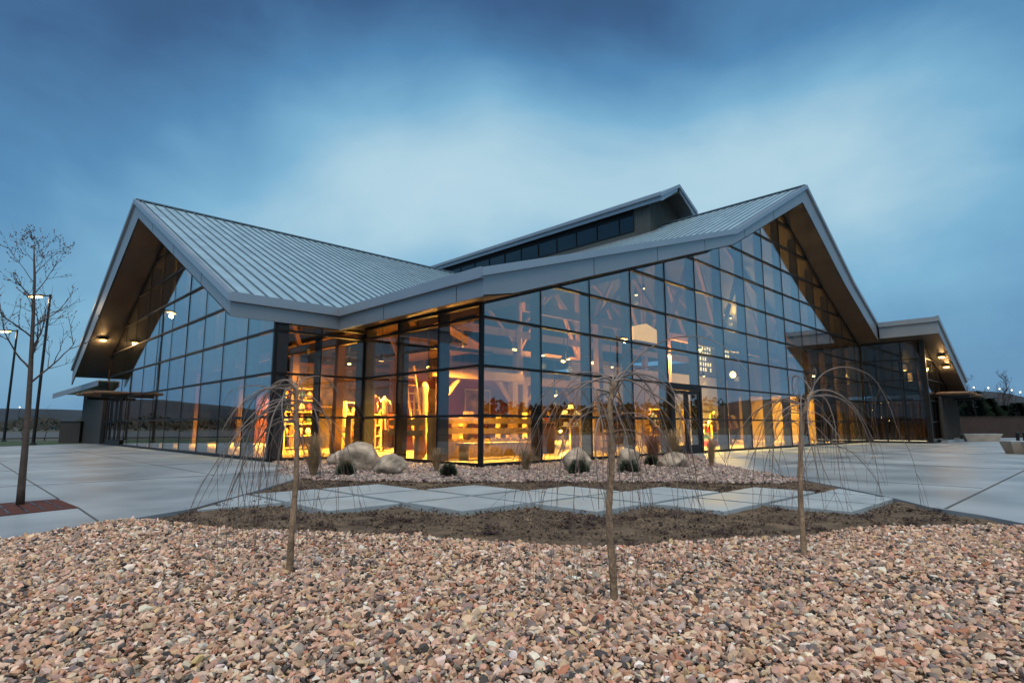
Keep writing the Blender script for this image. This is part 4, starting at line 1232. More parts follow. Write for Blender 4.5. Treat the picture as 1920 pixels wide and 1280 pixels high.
TL_ = [(577, 662, 9.5, 'above the tall timber shelf', 500, (1.0, 11.8, 1.2)), (655, 682, 9.0, 'left of the inner corner post', 0, None), (674, 681, 8.5, 'beside the inner corner post', 450, (2.6, 10, .8)),
       (715, 676, 6.5, 'above the low pale shelf', 300, (1.2, 7.2, .4)), (803, 688, 7.0, 'above the second fence', 0, None), (845, 638, 2.0, 'in a large black can near the glass corner', 420, (3.6, 3.2, .9)),
       (965, 655, 3.4, 'above the timber counter', 380, (3.4, 3.0, .7)), (1018, 666, 4.4, 'left of the twin lights above the orange banner', 0, None), (1056, 677, 4.0, 'left one of the twin lights above the hat stand', 250, (6.4, 3.4, .6)), (1066, 673, 4.0, 'right one of the twin lights above the hat stand', 0, None),
       (1112, 680, 4.6, 'single light left of the reflected lamp post', 260, (8.0, 3.6, .6)), (1147, 688, 4.2, 'tilted light beneath the house lantern', 0, None), (1042, 741, 5.2, 'low light in front of the maroon wall', 0, None), (1051, 808, 4.2, 'lowest light beside the orange banner', 0, None),
       (1247, 765, 3.2, 'low light left of the entrance door', 0, None), (1230, 585, 4.5, 'small light above the house lantern', 0, None), (1313, 656, 5.2, 'light above the yellow scaffold', 500, (15.4, 2.0, .4)), (1193, 553, 5.5, 'highest light near the timber king post', 0, None), (1207, 541, 6.5, 'small light beside the highest one', 0, None),
       (1360, 590, 6.2, 'left one of the pair high on the right', 0, None), (1370, 596, 6.2, 'right one of the pair high on the right', 0, None), (1420, 609, 6.2, 'light right of the high pair', 0, None), (1449, 641, 6.2, 'round light nearest the side wing', 200, (27, 4, .3)), (1320, 705, 5.5, 'light left of the starry lamp', 0, None)]
for px, py, v, lb, pw_, tg in TL_:
    track_light(px, py, v, 'black spotlight ' + lb, .10 if pw_ else .075, pw_, tg)
# the starry bright lamp
p = atv(1374, 702, 5.6)
t = thing('pendant_lamp', 'brightest round pendant lamp over the scaffold', 'lamp', p)
MB().lathe([(.02, .22), (.16, .12), (.19, 0), (.16, -.12), (.02, -.2)], p, 14).build('globe', M_lamp, t, smooth=True)
MB().tube([(p.x, p.y, p.z + .2), (p.x, p.y, p.z + 2.0)], .015, 6).build('rod', M_black, t)
point(t, p - Vector((0, .3, .3)), 600)
# ceiling floodlights of the hall: long shallow troughs with a warm face
def flood(p, sx, sy, e, label, col=(1.0, .55, .10), up=0):
    t = thing('ceiling_light', label, 'ceiling light', p, 'warm ceiling lights of the hall')
    MB().box((p[0] - sx / 2, p[1] - sy / 2, p[2]), (p[0] + sx / 2, p[1] + sy / 2, p[2] + .12)).build('housing', M_black, t)
    MB().tube([(p[0], p[1], p[2] + .12), (p[0], p[1], p[2] + .7)], .02, 6).build('rod', M_black, t)
    ld = bpy.data.lights.new('panel_lamp', 'AREA'); ld.shape = 'RECTANGLE'; ld.size = sx * .9; ld.size_y = sy * .9; ld.energy = e * 13; ld.color = col; ld.spread = R(125)
    o = bpy.data.objects.new('panel_lamp', ld); COL.objects.link(o); o.location = (p[0], p[1], p[2] - .02); o.parent = t; o.matrix_parent_inverse = Matrix.Translation(-Vector(p))
    if up:  # upward fill lamp added to warm the ceiling above the trough
        ld = bpy.data.lights.new('fill_uplight', 'AREA'); ld.shape = 'RECTANGLE'; ld.size = sx * .9; ld.size_y = sy * .9; ld.energy = up; ld.color = (1.0, .46, .07)
        o = bpy.data.objects.new('fill_uplight', ld); COL.objects.link(o); o.location = (p[0], p[1], p[2] + .15); o.rotation_euler = (math.pi, 0, 0); o.parent = t; o.matrix_parent_inverse = Matrix.Translation(-Vector(p))
flood((3.0, 4.4, 3.55), 2.6, .3, 260, 'trough light over the rail fence', up=420)
flood((2.2, 9.6, 3.7), 2.6, .3, 260, 'trough light in front of the brown display wall', up=900)
flood((16.0, 3.4, 4.4), 3.0, .3, 300, 'trough light over the yellow scaffold', up=350)
flood((28.5, 4.0, 4.9), 2.6, .3, 150, 'trough light near the side wing')
flood((2.2, 20, 3.6), .3, 7, 420, 'trough light behind the left glass gable')
flood((18, 12.5, 5.0), 6, .4, 420, 'trough light in the depth of the hall', up=1200)
# side wing interior: log columns, pendants, slatted screen
for k, (px, lb) in enumerate(((1652, 'behind the middle of the side wing glass'), (1700, 'in the middle of the side wing'), (1735, 'beside the corner post of the side wing'))):
    p = atu(px, 800, 34.2 + k * .7)
    t = tag(MB().tube([(p.x, p.y, .045), (p.x + .02, p.y, 2.0), (p.x, p.y + .02, zsb(p.x) - .02)], [.15, .14, .12], 12).build('log_column', M_wood, smooth=True), 'round log column ' + lb, 'column', 'log columns of the side wing')
for k, (px, py, u, lb) in enumerate(((1696, 694, 35.4, 'higher one of the pair on the right'), (1707, 713, 36.2, 'lower one of the pair on the right'), (1592, 698, 36.5, 'left of the tallest column'), (1608, 719, 37.5, 'lowest on the left'), (1631, 724, 39, 'smallest between the two pairs'))):
    p = atu(px, py, u)
    t = thing('pendant_lamp', 'cylinder pendant lamp in the side wing, ' + lb, 'lamp', p, 'cylinder pendants of the side wing')
    MB().tube([(p.x, p.y, p.z), (p.x, p.y, p.z + .5)], [.13, .13], 14).build('shade', M_shade2, t)
    MB().tube([(p.x, p.y, p.z - .02), (p.x, p.y, p.z - .005)], [.11, .11], 14).build('bulb', M_lamp, t)
    MB().tube([(p.x, p.y, p.z + .5), (p.x, p.y, zsb(p.x) - .02)], .012, 6).build('cord', M_black, t)
    if k in (0, 3): point(t, p - Vector((0, 0, .15)), 22, r=.1)
t = thing('slatted_screen', 'screen of yellow lit logs at the back of the side wing', 'screen', (38, 3, .045))
m = MB(); rr = random.Random(8)
for i in range(34):
    v = -3.0 + i * .30
    m.tube([(38.4 + rr.uniform(-.05, .05), v, .05), (38.4, v + rr.uniform(-.05, .05), 2.6)], .085, 7)
m.build('log', M_woodd, t)
MB().box((38.9, -3.2, .045), (39.0, 8, 2.8)).build('back_panel', M_gold, t)
flood((36.0, -1.2, 2.7), .25, 1.6, 6, 'trough light over the log screen')
# light strip along the glass foot
t = thing('floor_light', 'warm strip light along the foot of the side wing glass', 'light strip', (33.2, -1.6, .05))
MB().box((33.0, -3.2, .047), (33.1, -.2, .12)).build('housing', M_black, t)
MB().box((33.03, -3.15, .122), (33.07, -.25, .13)).build('strip', M_lampw, t)

# soffit lights outside
def soffit_light(p, label, e=60, n=(0, 0, -1)):
    t = thing('soffit_light', label, 'light', p, 'round lights in the roof soffits')
    MB().tube([(p.x, p.y, p.z + .02), (p.x, p.y, p.z - .05)], [.21, .19], 16).build('housing', M_black, t)
    MB().tube([(p.x, p.y, p.z - .052), (p.x, p.y, p.z - .10)], [.17, .13], 16).build('lens', M_lamp, t)
    point(t, p - Vector((0, 0, .16)), e, (1, .58, .22), .1)
def on_soffit_l(px, py):
    r = ray(px, py); best = None
    for i in range(4000):
        q = CAM + r * (5 + i * .02)
        if q.z >= ev(BL, q.y) : return q
    return q
q = on_soffit_l(193, 638)
vq = 27.3
soffit_light(Vector((-3.7, vq, ev(BL, vq))), 'glaring round light under the left gable eave', 110)
soffit_light(Vector((34.6, -3.95, zsb(34.6))), 'inner glaring light under the side wing eave', 80)
soffit_light(Vector((35.8, -3.95, zsb(35.8))), 'outer glaring light under the side wing eave', 80)

# ------------------------------------------------------------------ boulders, shrubs, dry grasses
def boulder(px, py, wpx, hpx, label, seed, dark=False):
    p = G(px, py); f, _ = camd(p.x, p.y)
    W = wpx * f / F * 1.05; H = hpx * f / F
    bm = bmesh.new(); bmesh.ops.create_icosphere(bm, subdivisions=4, radius=1)
    r_ = random.Random(seed); off = Vector((r_.uniform(0, 50), r_.uniform(0, 50), r_.uniform(0, 50)))
    planes = [Vector((r_.gauss(0, 1), r_.gauss(0, 1), r_.gauss(0, .6))).normalized() for _ in range(7)]
    for v in bm.verts:
        c = v.co.copy()
        for d in planes:
            t = c.dot(d)
            if t > .78: c -= d * (t - .78) * .8
        c *= 1 + .22 * mnoise.noise(c * 1.1 + off) + .10 * mnoise.noise(c * 2.8 + off) + .045 * mnoise.noise(c * 7 + off) + .02 * mnoise.noise(c * 16 + off)
        v.co = c
    zs_ = [v.co.z for v in bm.verts]
    for v in bm.verts:
        # wider at the foot, sits in the soil
        z = (v.co.z - min(zs_)) / (max(zs_) - min(zs_))
        v.co = RT * (v.co.x * W / 2) + FW * (v.co.y * W * .42) + Vector((0, 0, z * (H + .12) - .12))
    me = bpy.data.meshes.new('boulder'); bm.to_mesh(me); bm.free()
    me.polygons.foreach_set('use_smooth', [True] * len(me.polygons)); me.materials.append(M_boulder)
    o = bpy.data.objects.new('boulder', me); COL.objects.link(o)
    c = p + FW * W * .3
    o.location = (c.x, c.y, bz(c.x, c.y) + .02)
    tag(o, label, 'boulder', 'boulders in the gravel bed')
boulder(668, 882, 80, 53, 'tallest pale boulder, peaked, left of the inner glass corner', 11)
boulder(637, 872, 54, 30, 'low boulder half hidden behind the tallest one', 15)
boulder(727, 889, 58, 38, 'round tan boulder just right of the tallest one', 4)
boulder(1085, 882, 50, 44, 'pale boulder behind the trunk side of the middle weeping tree', 22)
boulder(1182, 878, 42, 38, 'pale boulder between the two juniper shrubs right of the middle tree', 31)
boulder(1265, 876, 56, 28, 'low flat pale boulder in front of the entrance door', 37)

def leafy(name, mb, c, rx, ry, rz, n, l, seed, up=.3):
    r_ = random.Random(seed)
    for _ in range(n):
        a = r_.uniform(0, 6.283); zz = r_.random(); rad = math.sqrt(r_.random())
        k = math.sqrt(max(0, 1 - zz * zz * .9))
        p = Vector((c[0] + rx * rad * k * math.cos(a), c[1] + ry * rad * k * math.sin(a), c[2] + rz * zz * (.5 + .5 * r_.random()) * (1 + .25 * mnoise.noise(Vector((a * 1.5, rad * 3, seed))))))
        d = Vector((math.cos(a) * rad, math.sin(a) * rad, up + r_.uniform(0, .8))).normalized() * l * r_.uniform(.6, 1.3)
        s_ = d.orthogonal().normalized() * l * .14
        mb.add([p - s_, p + s_, p + d], [(0, 1, 2)])
def shrub(px, py, wpx, hpx, label, seed):
    p = G(px, py); f, _ = camd(p.x, p.y); W = wpx * f / F; H = hpx * f / F
    z = bz(p.x, p.y) + .02
    t = thing('juniper_shrub', label, 'shrub', (p.x, p.y, z), 'juniper shrubs in the gravel bed')
    mb = MB(); leafy('foliage', mb, (p.x, p.y, z), W * .5, W * .45, H, 1500, .075, seed); mb.build('foliage', M_juniper, t)
    mb = MB(); r_ = random.Random(seed)
    for i in range(7):
        a = i * .9; mb.tube([(p.x, p.y, z - .02), (p.x + .3 * W * math.cos(a), p.y + .3 * W * math.sin(a), z + H * .5)], [.012, .005], 5)
    mb.build('stem', M_twigd, t)
shrub(648, 890, 34, 26, 'dark juniper in front of the tallest boulder', 1)
shrub(841, 893, 30, 24, 'dark juniper near the foot of the glass corner', 2)
shrub(1085, 888, 42, 28, 'dark juniper left of the middle weeping tree trunk side', 3)
shrub(1180, 886, 44, 24, 'dark juniper just right of the middle weeping tree', 4)
shrub(1222, 872, 26, 18, 'small juniper beside the dry grasses by the door', 5)
def grass(px, py, wpx, hpx, label, seed, n=420, m=M_dry, splay=.5):
    p = G(px, py); f, _ = camd(p.x, p.y); W = wpx * f / F; H = hpx * f / F
    z = bz(p.x, p.y)
    mb = MB(); r_ = random.Random(seed)
    for _ in range(n):
        a = r_.uniform(0, 6.283); r0 = W * .07 * math.sqrt(r_.random())
        b = Vector((p.x + r0 * math.cos(a), p.y + r0 * math.sin(a), z))
        h = H * r_.uniform(.35, 1.12); o_ = W * .60 * (.15 + .85 * r_.random()) * (splay + .5)
        a2 = a + r_.uniform(-.6, .6)
        d = Vector((math.cos(a2), math.sin(a2), 0))
        q = [b, b + d * o_ * .25 + Vector((0, 0, h * .55)), b + d * o_ * .7 + Vector((0, 0, h * .92)), b + d * o_ * 1.1 + Vector((0, 0, h * r_.uniform(.8, 1.0)))]
        s_ = Vector((-d.y, d.x, 0)) * .0035
        s2 = s_ * .7
        vs = [q[0] - s_, q[0] + s_, q[1] - s_, q[1] + s_, q[2] - s2, q[2] + s2, q[3]]
        mb.add(vs, [(0, 1, 3, 2), (2, 3, 5, 4), (4, 5, 6)])
    tag(mb.build('dry_grass', m), label, 'ornamental grass', 'dry ornamental grasses by the building')
grass(588, 890, 60, 78, 'dry grass clump behind the left weeping tree trunk', 1, 520)
grass(818, 884, 34, 46, 'dry grass tuft at the foot of the right inner wall', 2, 300)
grass(985, 882, 36, 44, 'rounded dry grass tuft right of the glass corner', 3, 420, splay=.9)
grass(1225, 868, 64, 66, 'reddish dry grass clump left of the entrance door', 4, 460, mat('russet_grass', (.20, .085, .05), .75, 0, .3, 8))
grass(1262, 866, 60, 62, 'tan dry grass clump in front of the entrance door', 5, 460)
grass(1335, 876, 30, 54, 'upright dry grass clump at the right end of the gravel bed', 6, 380, splay=.2)

# ------------------------------------------------------------------ weeping trees
LEFT = -RT
def weeping(label, px, py, guide, seed, arches, n_rand, az_bias, spread, drop, twig_n, h_top):
    """guide: trunk pixels; arches: explicit main branches as pixel polylines with a depth offset"""
    r_ = random.Random(seed)
    base = G(px, py, -.01); d0, _ = camd(base.x, base.y)
    t = thing('weeping_tree', label, 'tree', base, 'bare weeping trees in the gravel')
    tr = [base - Vector((0, 0, .06))] + [atd(x, y, d0) for x, y in guide]
    # smooth the trunk
    pts = []
    for a, b in zip(tr, tr[1:]):
        for k in range(5): pts.append(a.lerp(b, k / 5))
    pts.append(tr[-1])
    for _ in range(2):
        pts = [pts[0]] + [(pts[i - 1] + pts[i] * 2 + pts[i + 1]) / 4 for i in range(1, len(pts) - 1)] + [pts[-1]]
    n = len(pts)
    r0 = .0205
    rad = [r0 * (1.12 - .42 * i / (n - 1)) * (1 + .05 * math.sin(i * 2.1 + seed) + r_.uniform(-.05, .07) + (.16 if abs(i - .62 * n) < .8 else 0) + .30 * max(0, (i / n - .86) / .14)) for i in range(n)]
    rad[0] *= 1.25
    MB().tube(pts, rad, 10).build('trunk', M_bark, t, smooth=True)
    mb = MB(); fine = MB()
    top = pts[-1]
    def twigs(path, rads, cnt, ln):
        for _ in range(cnt):
            i = r_.randrange(len(path) // 4, len(path) - 1)
            p = path[i]; d = (path[i + 1] - path[i]).normalized()
            hang(p, d + Vector((r_.gauss(0, .45), r_.gauss(0, .45), r_.uniform(-.1, .5))), ln * r_.uniform(.35, 1.0), max(.0016, rads[i] * .55), fine, 0)
    def hang(p, d, length, r, out, cnt):
        d = d.normalized(); path = [p.copy()]; st = .045; s = 0; rads = [r]
        g_ = r_.uniform(.09, .27)
        wob = Vector((r_.gauss(0, .03), r_.gauss(0, .03), 0))
        while s < length:
            d = (d + Vector((0, 0, -g_)) + wob + Vector((r_.gauss(0, .035), r_.gauss(0, .035), 0))).normalized()
            p = p + d * st; s += st
            if p.z < .06: break
            path.append(p.copy()); rads.append(max(.0011, r * (1 - .75 * s / length)))
        if len(path) > 2:
            out.tube(path, rads, 5 if r > .004 else 4, cap=False)
            if cnt: twigs(path, rads, cnt, length * .75)
    for pl_, off, r in arches:
        q = [atd(x, y, d0 + off * k / max(1, len(pl_) - 1)) for k, (x, y) in enumerate(pl_)]
        path = []
        for i in range(len(q) - 1):
            p0, p1, p2, p3 = q[max(i - 1, 0)], q[i], q[i + 1], q[min(i + 2, len(q) - 1)]
            for k in range(5):
                s = k / 5
                path.append(.5 * ((2 * p1) + (p2 - p0) * s + (2 * p0 - 5 * p1 + 4 * p2 - p3) * s * s + (3 * p1 - p0 - 3 * p2 + p3) * s ** 3))
        path.append(q[-1])
        rads = [r * .74 * (1 - .70 * i / len(path)) for i in range(len(path))]
        mb.tube(path, rads, 7, cap=False)
        d = (path[-1] - path[-2]).normalized()
        hang(path[-1], d, drop * r_.uniform(.4, 1.0), rads[-1], fine, 3)
        twigs(path, rads, max(2, twig_n - 2), drop)
    for k in range(n_rand):
        i = n - 1 - int(r_.random() ** 1.3 * n * .32)
        a = r_.gauss(az_bias, spread)
        dv = (RT * math.cos(a) + FW * math.sin(a))
        e = r_.uniform(.15, 1.1)
        hang(pts[i], dv * math.cos(e) + Vector((0, 0, math.sin(e))), drop * r_.uniform(.6, 1.25), r_.uniform(.0035, .0078), mb, r_.randrange(1, 5))
    mb.build('branch', M_twig, t, smooth=True)
    fine.build('twig', mat('brown_twig', (.135, .095, .075), .65, 0, .3, 10), t)
    return t
weeping('bare weeping tree on the left, its branches swept to the left', 543, 1074,
        [(546, 1010), (551, 950), (556, 890), (557, 820), (555, 760), (556, 722)], 5,
        [([(556, 724), (545, 712), (525, 720), (508, 760), (497, 800)], .1, .0105), ([(556, 730), (535, 712), (505, 728), (480, 780), (462, 830), (440, 890), (418, 950)], -.15, .009),
         ([(556, 722), (575, 708), (600, 705), (620, 716), (632, 735)], .15, .007), ([(557, 745), (580, 742), (600, 760), (618, 800), (628, 850), (634, 910)], .1, .007),
         ([(556, 750), (568, 752), (583, 758), (594, 780), (599, 815), (601, 880)], -.1, .0085), ([(556, 800), (548, 785), (535, 800), (525, 840), (515, 890)], -.25, .0075),
         ([(556, 735), (530, 745), (505, 770), (485, 815), (470, 870), (458, 950)], .25, .0075), ([(556, 720), (560, 705), (566, 730), (568, 790), (566, 850)], -.2, .008)],
        20, math.pi * .93, 1.0, .95, 5, 1.4)
weeping('bare weeping tree in the middle with wide arching grey branches', 1152, 1133,
        [(1150, 1080), (1145, 1020), (1141, 960), (1143, 930), (1147, 880), (1147, 820), (1143, 770), (1146, 740), (1150, 716)], 8,
        [([(1150, 718), (1138, 708), (1119, 711), (1092, 724), (1075, 745), (1060, 762)], -.1, .011), ([(1150, 716), (1168, 711), (1190, 717), (1225, 738), (1262, 762), (1287, 795), (1298, 850)], .05, .0115),
         ([(1148, 716), (1152, 700), (1146, 690), (1130, 688), (1120, 695)], .1, .006), ([(1146, 735), (1118, 730), (1117, 745), (1124, 775), (1130, 800), (1131, 850)], -.2, .011),
         ([(1146, 742), (1150, 752), (1160, 780), (1172, 810), (1180, 850), (1190, 900)], -.15, .0085), ([(1146, 775), (1125, 768), (1095, 778), (1070, 805), (1055, 850), (1047, 900)], -.1, .007),
         ([(1149, 716), (1120, 700), (1080, 700), (1040, 720), (1010, 755), (998, 785)], .2, .0065), ([(1149, 718), (1100, 715), (1050, 738), (1020, 770), (1002, 800)], -.2, .0065),
         ([(1147, 735), (1120, 745), (1098, 780), (1085, 830), (1078, 900), (1075, 960)], .2, .007), ([(1150, 716), (1185, 700), (1225, 715), (1260, 745), (1278, 790), (1285, 850)], .3, .006),
         ([(1147, 725), (1160, 735), (1170, 770), (1180, 800), (1198, 840)], .25, .006)],
        11, math.pi * .5, 1.9, 1.0, 5, 1.5)
weeping('bare weeping tree on the right with one long arch over the plaza', 1508, 1044,
        [(1505, 1000), (1501, 940), (1500, 880), (1502, 820), (1505, 780), (1513, 752), (1523, 735)], 13,
        [([(1522, 736), (1530, 715), (1550, 696), (1580, 688), (1612, 694), (1640, 712), (1665, 755), (1685, 810), (1697, 830)], .1, .0075), ([(1523, 738), (1527, 715), (1530, 697), (1527, 690), (1524, 700)], 0, .006),
         ([(1518, 742), (1512, 712), (1505, 700), (1499, 706), (1497, 735)], -.05, .0065), ([(1514, 752), (1490, 742), (1460, 752), (1435, 785), (1420, 830), (1413, 880)], .1, .009),
         ([(1512, 758), (1485, 760), (1462, 778), (1452, 815), (1448, 870)], -.15, .010), ([(1508, 775), (1480, 775), (1455, 800), (1450, 850), (1446, 910)], -.05, .008),
         ([(1520, 742), (1545, 745), (1558, 770), (1566, 800), (1568, 840)], -.1, .009), ([(1521, 742), (1555, 742), (1588, 752), (1605, 765)], .3, .006),
         ([(1506, 790), (1530, 800), (1560, 830), (1600, 850), (1640, 895), (1655, 930)], .15, .007), ([(1505, 800), (1480, 790), (1462, 812), (1440, 850), (1430, 905)], .2, .0075),
         ([(1506, 785), (1518, 790), (1530, 830), (1545, 880), (1570, 930)], -.2, .007)],
        12, math.pi * .75, 1.6, .95, 5, 1.5)

# ------------------------------------------------------------------ street tree in its grate
def upright_tree(name, label, base, H, seed, r0, levels, spread, m, buds=True, trunk_pts=None, first=.3, group=None, mtrunk=None, twl=4, wmul=1.0, lw=.17):
    r_ = random.Random(seed)
    t = thing(name, label, 'tree', base, group)
    trunk = trunk_pts or [base + Vector((r_.gauss(0, .01) * H * i, r_.gauss(0, .01) * H * i, H * i / 8)) for i in range(9)]
    n = len(trunk)
    MB().tube(trunk, [r0 * (1 - .88 * (i / (n - 1)) ** .9) for i in range(n)], 9).build('trunk', mtrunk or m, t, smooth=True)
    mb = MB(); bd = MB()
    def grow(p, d, L, r, lv):
        path = [p.copy()]; k = max(4, int(L / .09)); st = L / k
        for i in range(k):
            d = (d + Vector((r_.gauss(0, .13), r_.gauss(0, .13), .11 + r_.gauss(0, .07)))).normalized()
            p = p + d * st; path.append(p.copy())
        mb.tube(path, [r * (1 - .72 * i / k) for i in range(k + 1)], 5 if r > .008 else 4, cap=False)
        if buds:
            for i in range(1, k + 1):
                if lv >= 1 and r_.random() < .35:
                    q = path[i] + Vector((r_.gauss(0, .006), r_.gauss(0, .006), 0)); s_ = r_.uniform(.005, .010)
                    bd.add([q + Vector((0, 0, s_ * 1.6)), q + Vector((s_, 0, 0)), q + Vector((0, s_, 0)), q - Vector((s_, 0, 0)), q - Vector((0, s_, 0)), q - Vector((0, 0, s_))], [(0, 1, 2), (0, 2, 3), (0, 3, 4), (0, 4, 1), (5, 2, 1), (5, 3, 2), (5, 4, 3), (5, 1, 4)])
        if lv < levels:
            for _ in range(twl if lv else twl + 1):
                i = r_.randrange(max(1, k // 5), k + 1)
                dd = (path[i] - path[i - 1]).normalized()
                side = dd.cross(Vector((r_.gauss(0, 1), r_.gauss(0, 1), r_.gauss(0, 1)))).normalized()
                grow(path[i], (dd * .75 + side * r_.uniform(.5, .95)).normalized(), L * r_.uniform(.30, .6), max(.0022 * wmul, r * .5), lv + 1)
    nb = int(14 * spread)
    for k in range(nb):
        s = first + (1 - first) * (k + .5) / nb
        i = min(n - 2, int(s * (n - 1))); f_ = s * (n - 1) - i
        p = trunk[i].lerp(trunk[i + 1], f_)
        a = k * 2.4 + r_.uniform(-.4, .4)
        L = H * (lw * (1 - (s - first) / (1 - first)) + .07) * r_.uniform(.8, 1.15)
        e = r_.uniform(.5, .95)
        grow(p, Vector((math.cos(a) * math.cos(e), math.sin(a) * math.cos(e), math.sin(e))), L, max(.0035 * wmul, r0 * .42 * (1.1 - s)), 0)
    mb.build('crown', m, t)
    if buds and bd.v: bd.build('bud', mat('red_bud', (.10, .05, .042), .7), t)['kind'] = 'stuff'
    return t
b0 = G(38, 946); d0, _ = camd(b0.x, b0.y)
tp = [b0 - Vector((0, 0, .05))] + [atd(x, y, d0) for x, y in [(40, 915), (46, 850), (52, 780), (57, 700), (60, 640), (63, 580), (65, 520), (64, 485), (64, 462)]]
upright_tree('street_tree', 'young bare street tree standing in the rust coloured grate', b0, 3.75, 3, .050, 2, 1.15, M_twigd, True, tp, .40, lw=.155)
def grate(label, poly, slot=None):
    o = thing('tree_grate', label, 'tree grate', (poly[0][0], poly[0][1], 0), 'rusted tree grates in the left plaza')
    MB().prism(poly, -.02, .006).build('plate', M_rust, o)
    c = [sum(p[k] for p in poly) / 4 for k in (0, 1)]
    m = MB()
    for i in range(1, 9):
        a = Vector(poly[0]).lerp(Vector(poly[1]), i / 9); b = Vector(poly[3]).lerp(Vector(poly[2]), i / 9)
        for s0, s1 in ((.08, .46), (.54, .92)):
            p, q = a.lerp(b, s0), a.lerp(b, s1); d = (q - p).normalized(); n_ = Vector((-d.y, d.x)) * .012
            m.prism([tuple(p + n_), tuple(p - n_), tuple(q - n_), tuple(q + n_)], .0065, .0095)
    m.build('slot', M_black, o)
g4 = [GG(-40, 972), GG(147, 952), GG(112, 934), GG(-40, 947)]
grate('rust coloured steel grate around the young street tree', [(-9.95, -2.55), (-8.45, -2.12), (-8.52, -.82), (-9.95, -1.0)])
grate('small rust coloured grate at the left edge, further off', [(-10.6, 2.3), (-9.55, 2.7), (-9.6, 3.8), (-10.6, 3.5)])

# ------------------------------------------------------------------ lamp posts
def lamp_post(base, head_px, d, label, arm=.9, ldir=None, H=None, e=60):
    t = thing('lamp_post', label, 'street lamp', base, 'lamp posts around the plaza')
    if H is None:
        top = atd(*head_px, d); H = top.z
    ldir = ldir or LEFT
    MB().lathe([(.16, 0), (.16, .06), (.09, .1)], base, 12).tube([base + Vector((0, 0, .1)), base + Vector((0, 0, H))], [.085, .06], 8).build('pole', M_black, t)
    a = base + Vector((0, 0, H - .08))
    MB().bar(a, a + ldir * arm * .55, .06, .06).build('arm', M_black, t)
    h0, h1 = a + ldir * arm * .5, a + ldir * (arm * .5 + .75)
    hd = MB().slab([h0 + Vector((0, 0, .07)) + n_ for n_ in (Vector((-ldir.y, ldir.x, 0)) * .12, Vector((ldir.y, -ldir.x, 0)) * .12)] + [h1 + Vector((0, 0, .04)) + n_ for n_ in (Vector((ldir.y, -ldir.x, 0)) * .16, Vector((-ldir.y, ldir.x, 0)) * .16)],
                   [h0 - Vector((0, 0, .02)) + n_ for n_ in (Vector((-ldir.y, ldir.x, 0)) * .12, Vector((ldir.y, -ldir.x, 0)) * .12)] + [h1 - Vector((0, 0, .02)) + n_ for n_ in (Vector((ldir.y, -ldir.x, 0)) * .16, Vector((-ldir.y, ldir.x, 0)) * .16)]).build('lamp_head', M_black, t)
    s0, s1 = a + ldir * (arm * .5 + .08), a + ldir * (arm * .5 + .70)
    m = MB(); m.bar(s0 - Vector((0, 0, .055)), s1 - Vector((0, 0, .055)), .26, .07)
    m.build('lens', M_lamp, hd)
    point(t, (s0 + s1) / 2 - Vector((0, 0, .25)), e, (1, .74, .45), .15)
    return t
p1 = G(62, 833); d1, _ = camd(p1.x, p1.y)
lamp_post(p1, (88, 552), d1, 'nearer black lamp post behind the young street tree')
p2 = G(7, 827); d2, _ = camd(p2.x, p2.y)
lamp_post(p2, (31, 618), d2, 'further black lamp post at the left edge')
# a post beyond the right of the frame that the right glass reflects
r = ray(1155, 632); tt = (8.2 - CAM.z) / r.z; q = CAM + r * tt
lamp_post(Vector((q.x, -q.y, 0)), None, 0, 'black lamp post on the right plaza mirrored in the right glass', H=8.3, ldir=Vector((1, .2, 0)).normalized())

# ------------------------------------------------------------------ right background
def seat_block(label, c, L, W, H, ang, m=M_paver):
    t = thing('concrete_bench', label, 'bench', (c[0], c[1], 0), 'concrete seat blocks on the right plaza')
    d = Vector((math.cos(ang), math.sin(ang), 0)); n_ = Vector((-d.y, d.x, 0)); c = Vector((c[0], c[1], 0))
    top = [c + d * L / 2 + n_ * W / 2, c - d * L / 2 + n_ * W / 2, c - d * L / 2 - n_ * W / 2, c + d * L / 2 - n_ * W / 2]
    bt = [c + d * L * .40 + n_ * W * .36, c - d * L * .40 + n_ * W * .36, c - d * L * .40 - n_ * W * .36, c + d * L * .40 - n_ * W * .36]
    MB().slab([p + Vector((0, 0, H)) for p in top], bt).build('body', mat('warm_concrete', (.34, .29, .245), .6, 0, .15, 2), t, bevel=.02)
    MB().slab([p + Vector((0, 0, H + .045)) for p in top], [p + Vector((0, 0, H + .002)) for p in top]).build('seat', m, t, bevel=.01)
pb = G(1921, 850); seat_block('nearest concrete seat block at the right edge', (pb.x, pb.y), 1.35, .55, .42, R(-45))
pb = G(1958, 852); seat_block('concrete seat block cut by the right edge of the picture', (pb.x, pb.y), 1.2, .55, .42, R(-45))
pb = G(1838, 827); seat_block('long grey seat block in front of the brown fence', (pb.x, pb.y), 2.6, .7, .46, R(-45))
# brown slatted fence
f0, f1 = G(1772, 822.5), G(2140, 824)
t = thing('slat_fence', 'dark brown board fence along the right background', 'fence', f0)
dv = (f1 - f0); Ln = dv.length; dv.normalize()
m = MB(); i = 0.0
while i < Ln:
    a = f0 + dv * i; m.bar(a + Vector((0, 0, .1)), a + Vector((0, 0, 1.72)), .03, .186, (dv.x, dv.y, 0)); i += .19
m.v = m.v
m.build('board', M_fence, t)
m = MB()
for z in (.35, 1.45): m.bar(f0 + Vector((0, 0, z)) + FW * .06, f1 + Vector((0, 0, z)) + FW * .06, .06, .1)
m.bar(f0 + Vector((0, 0, 1.76)), f1 + Vector((0, 0, 1.76)), .12, .05)
m.build('rail', M_fence, t)
for i in range(0, int(Ln), 3):
    a = f0 + dv * i + FW * .1; MB().box((a.x - .06, a.y - .06, 0), (a.x + .06, a.y + .06, 1.8)).build('post', M_fence, t)
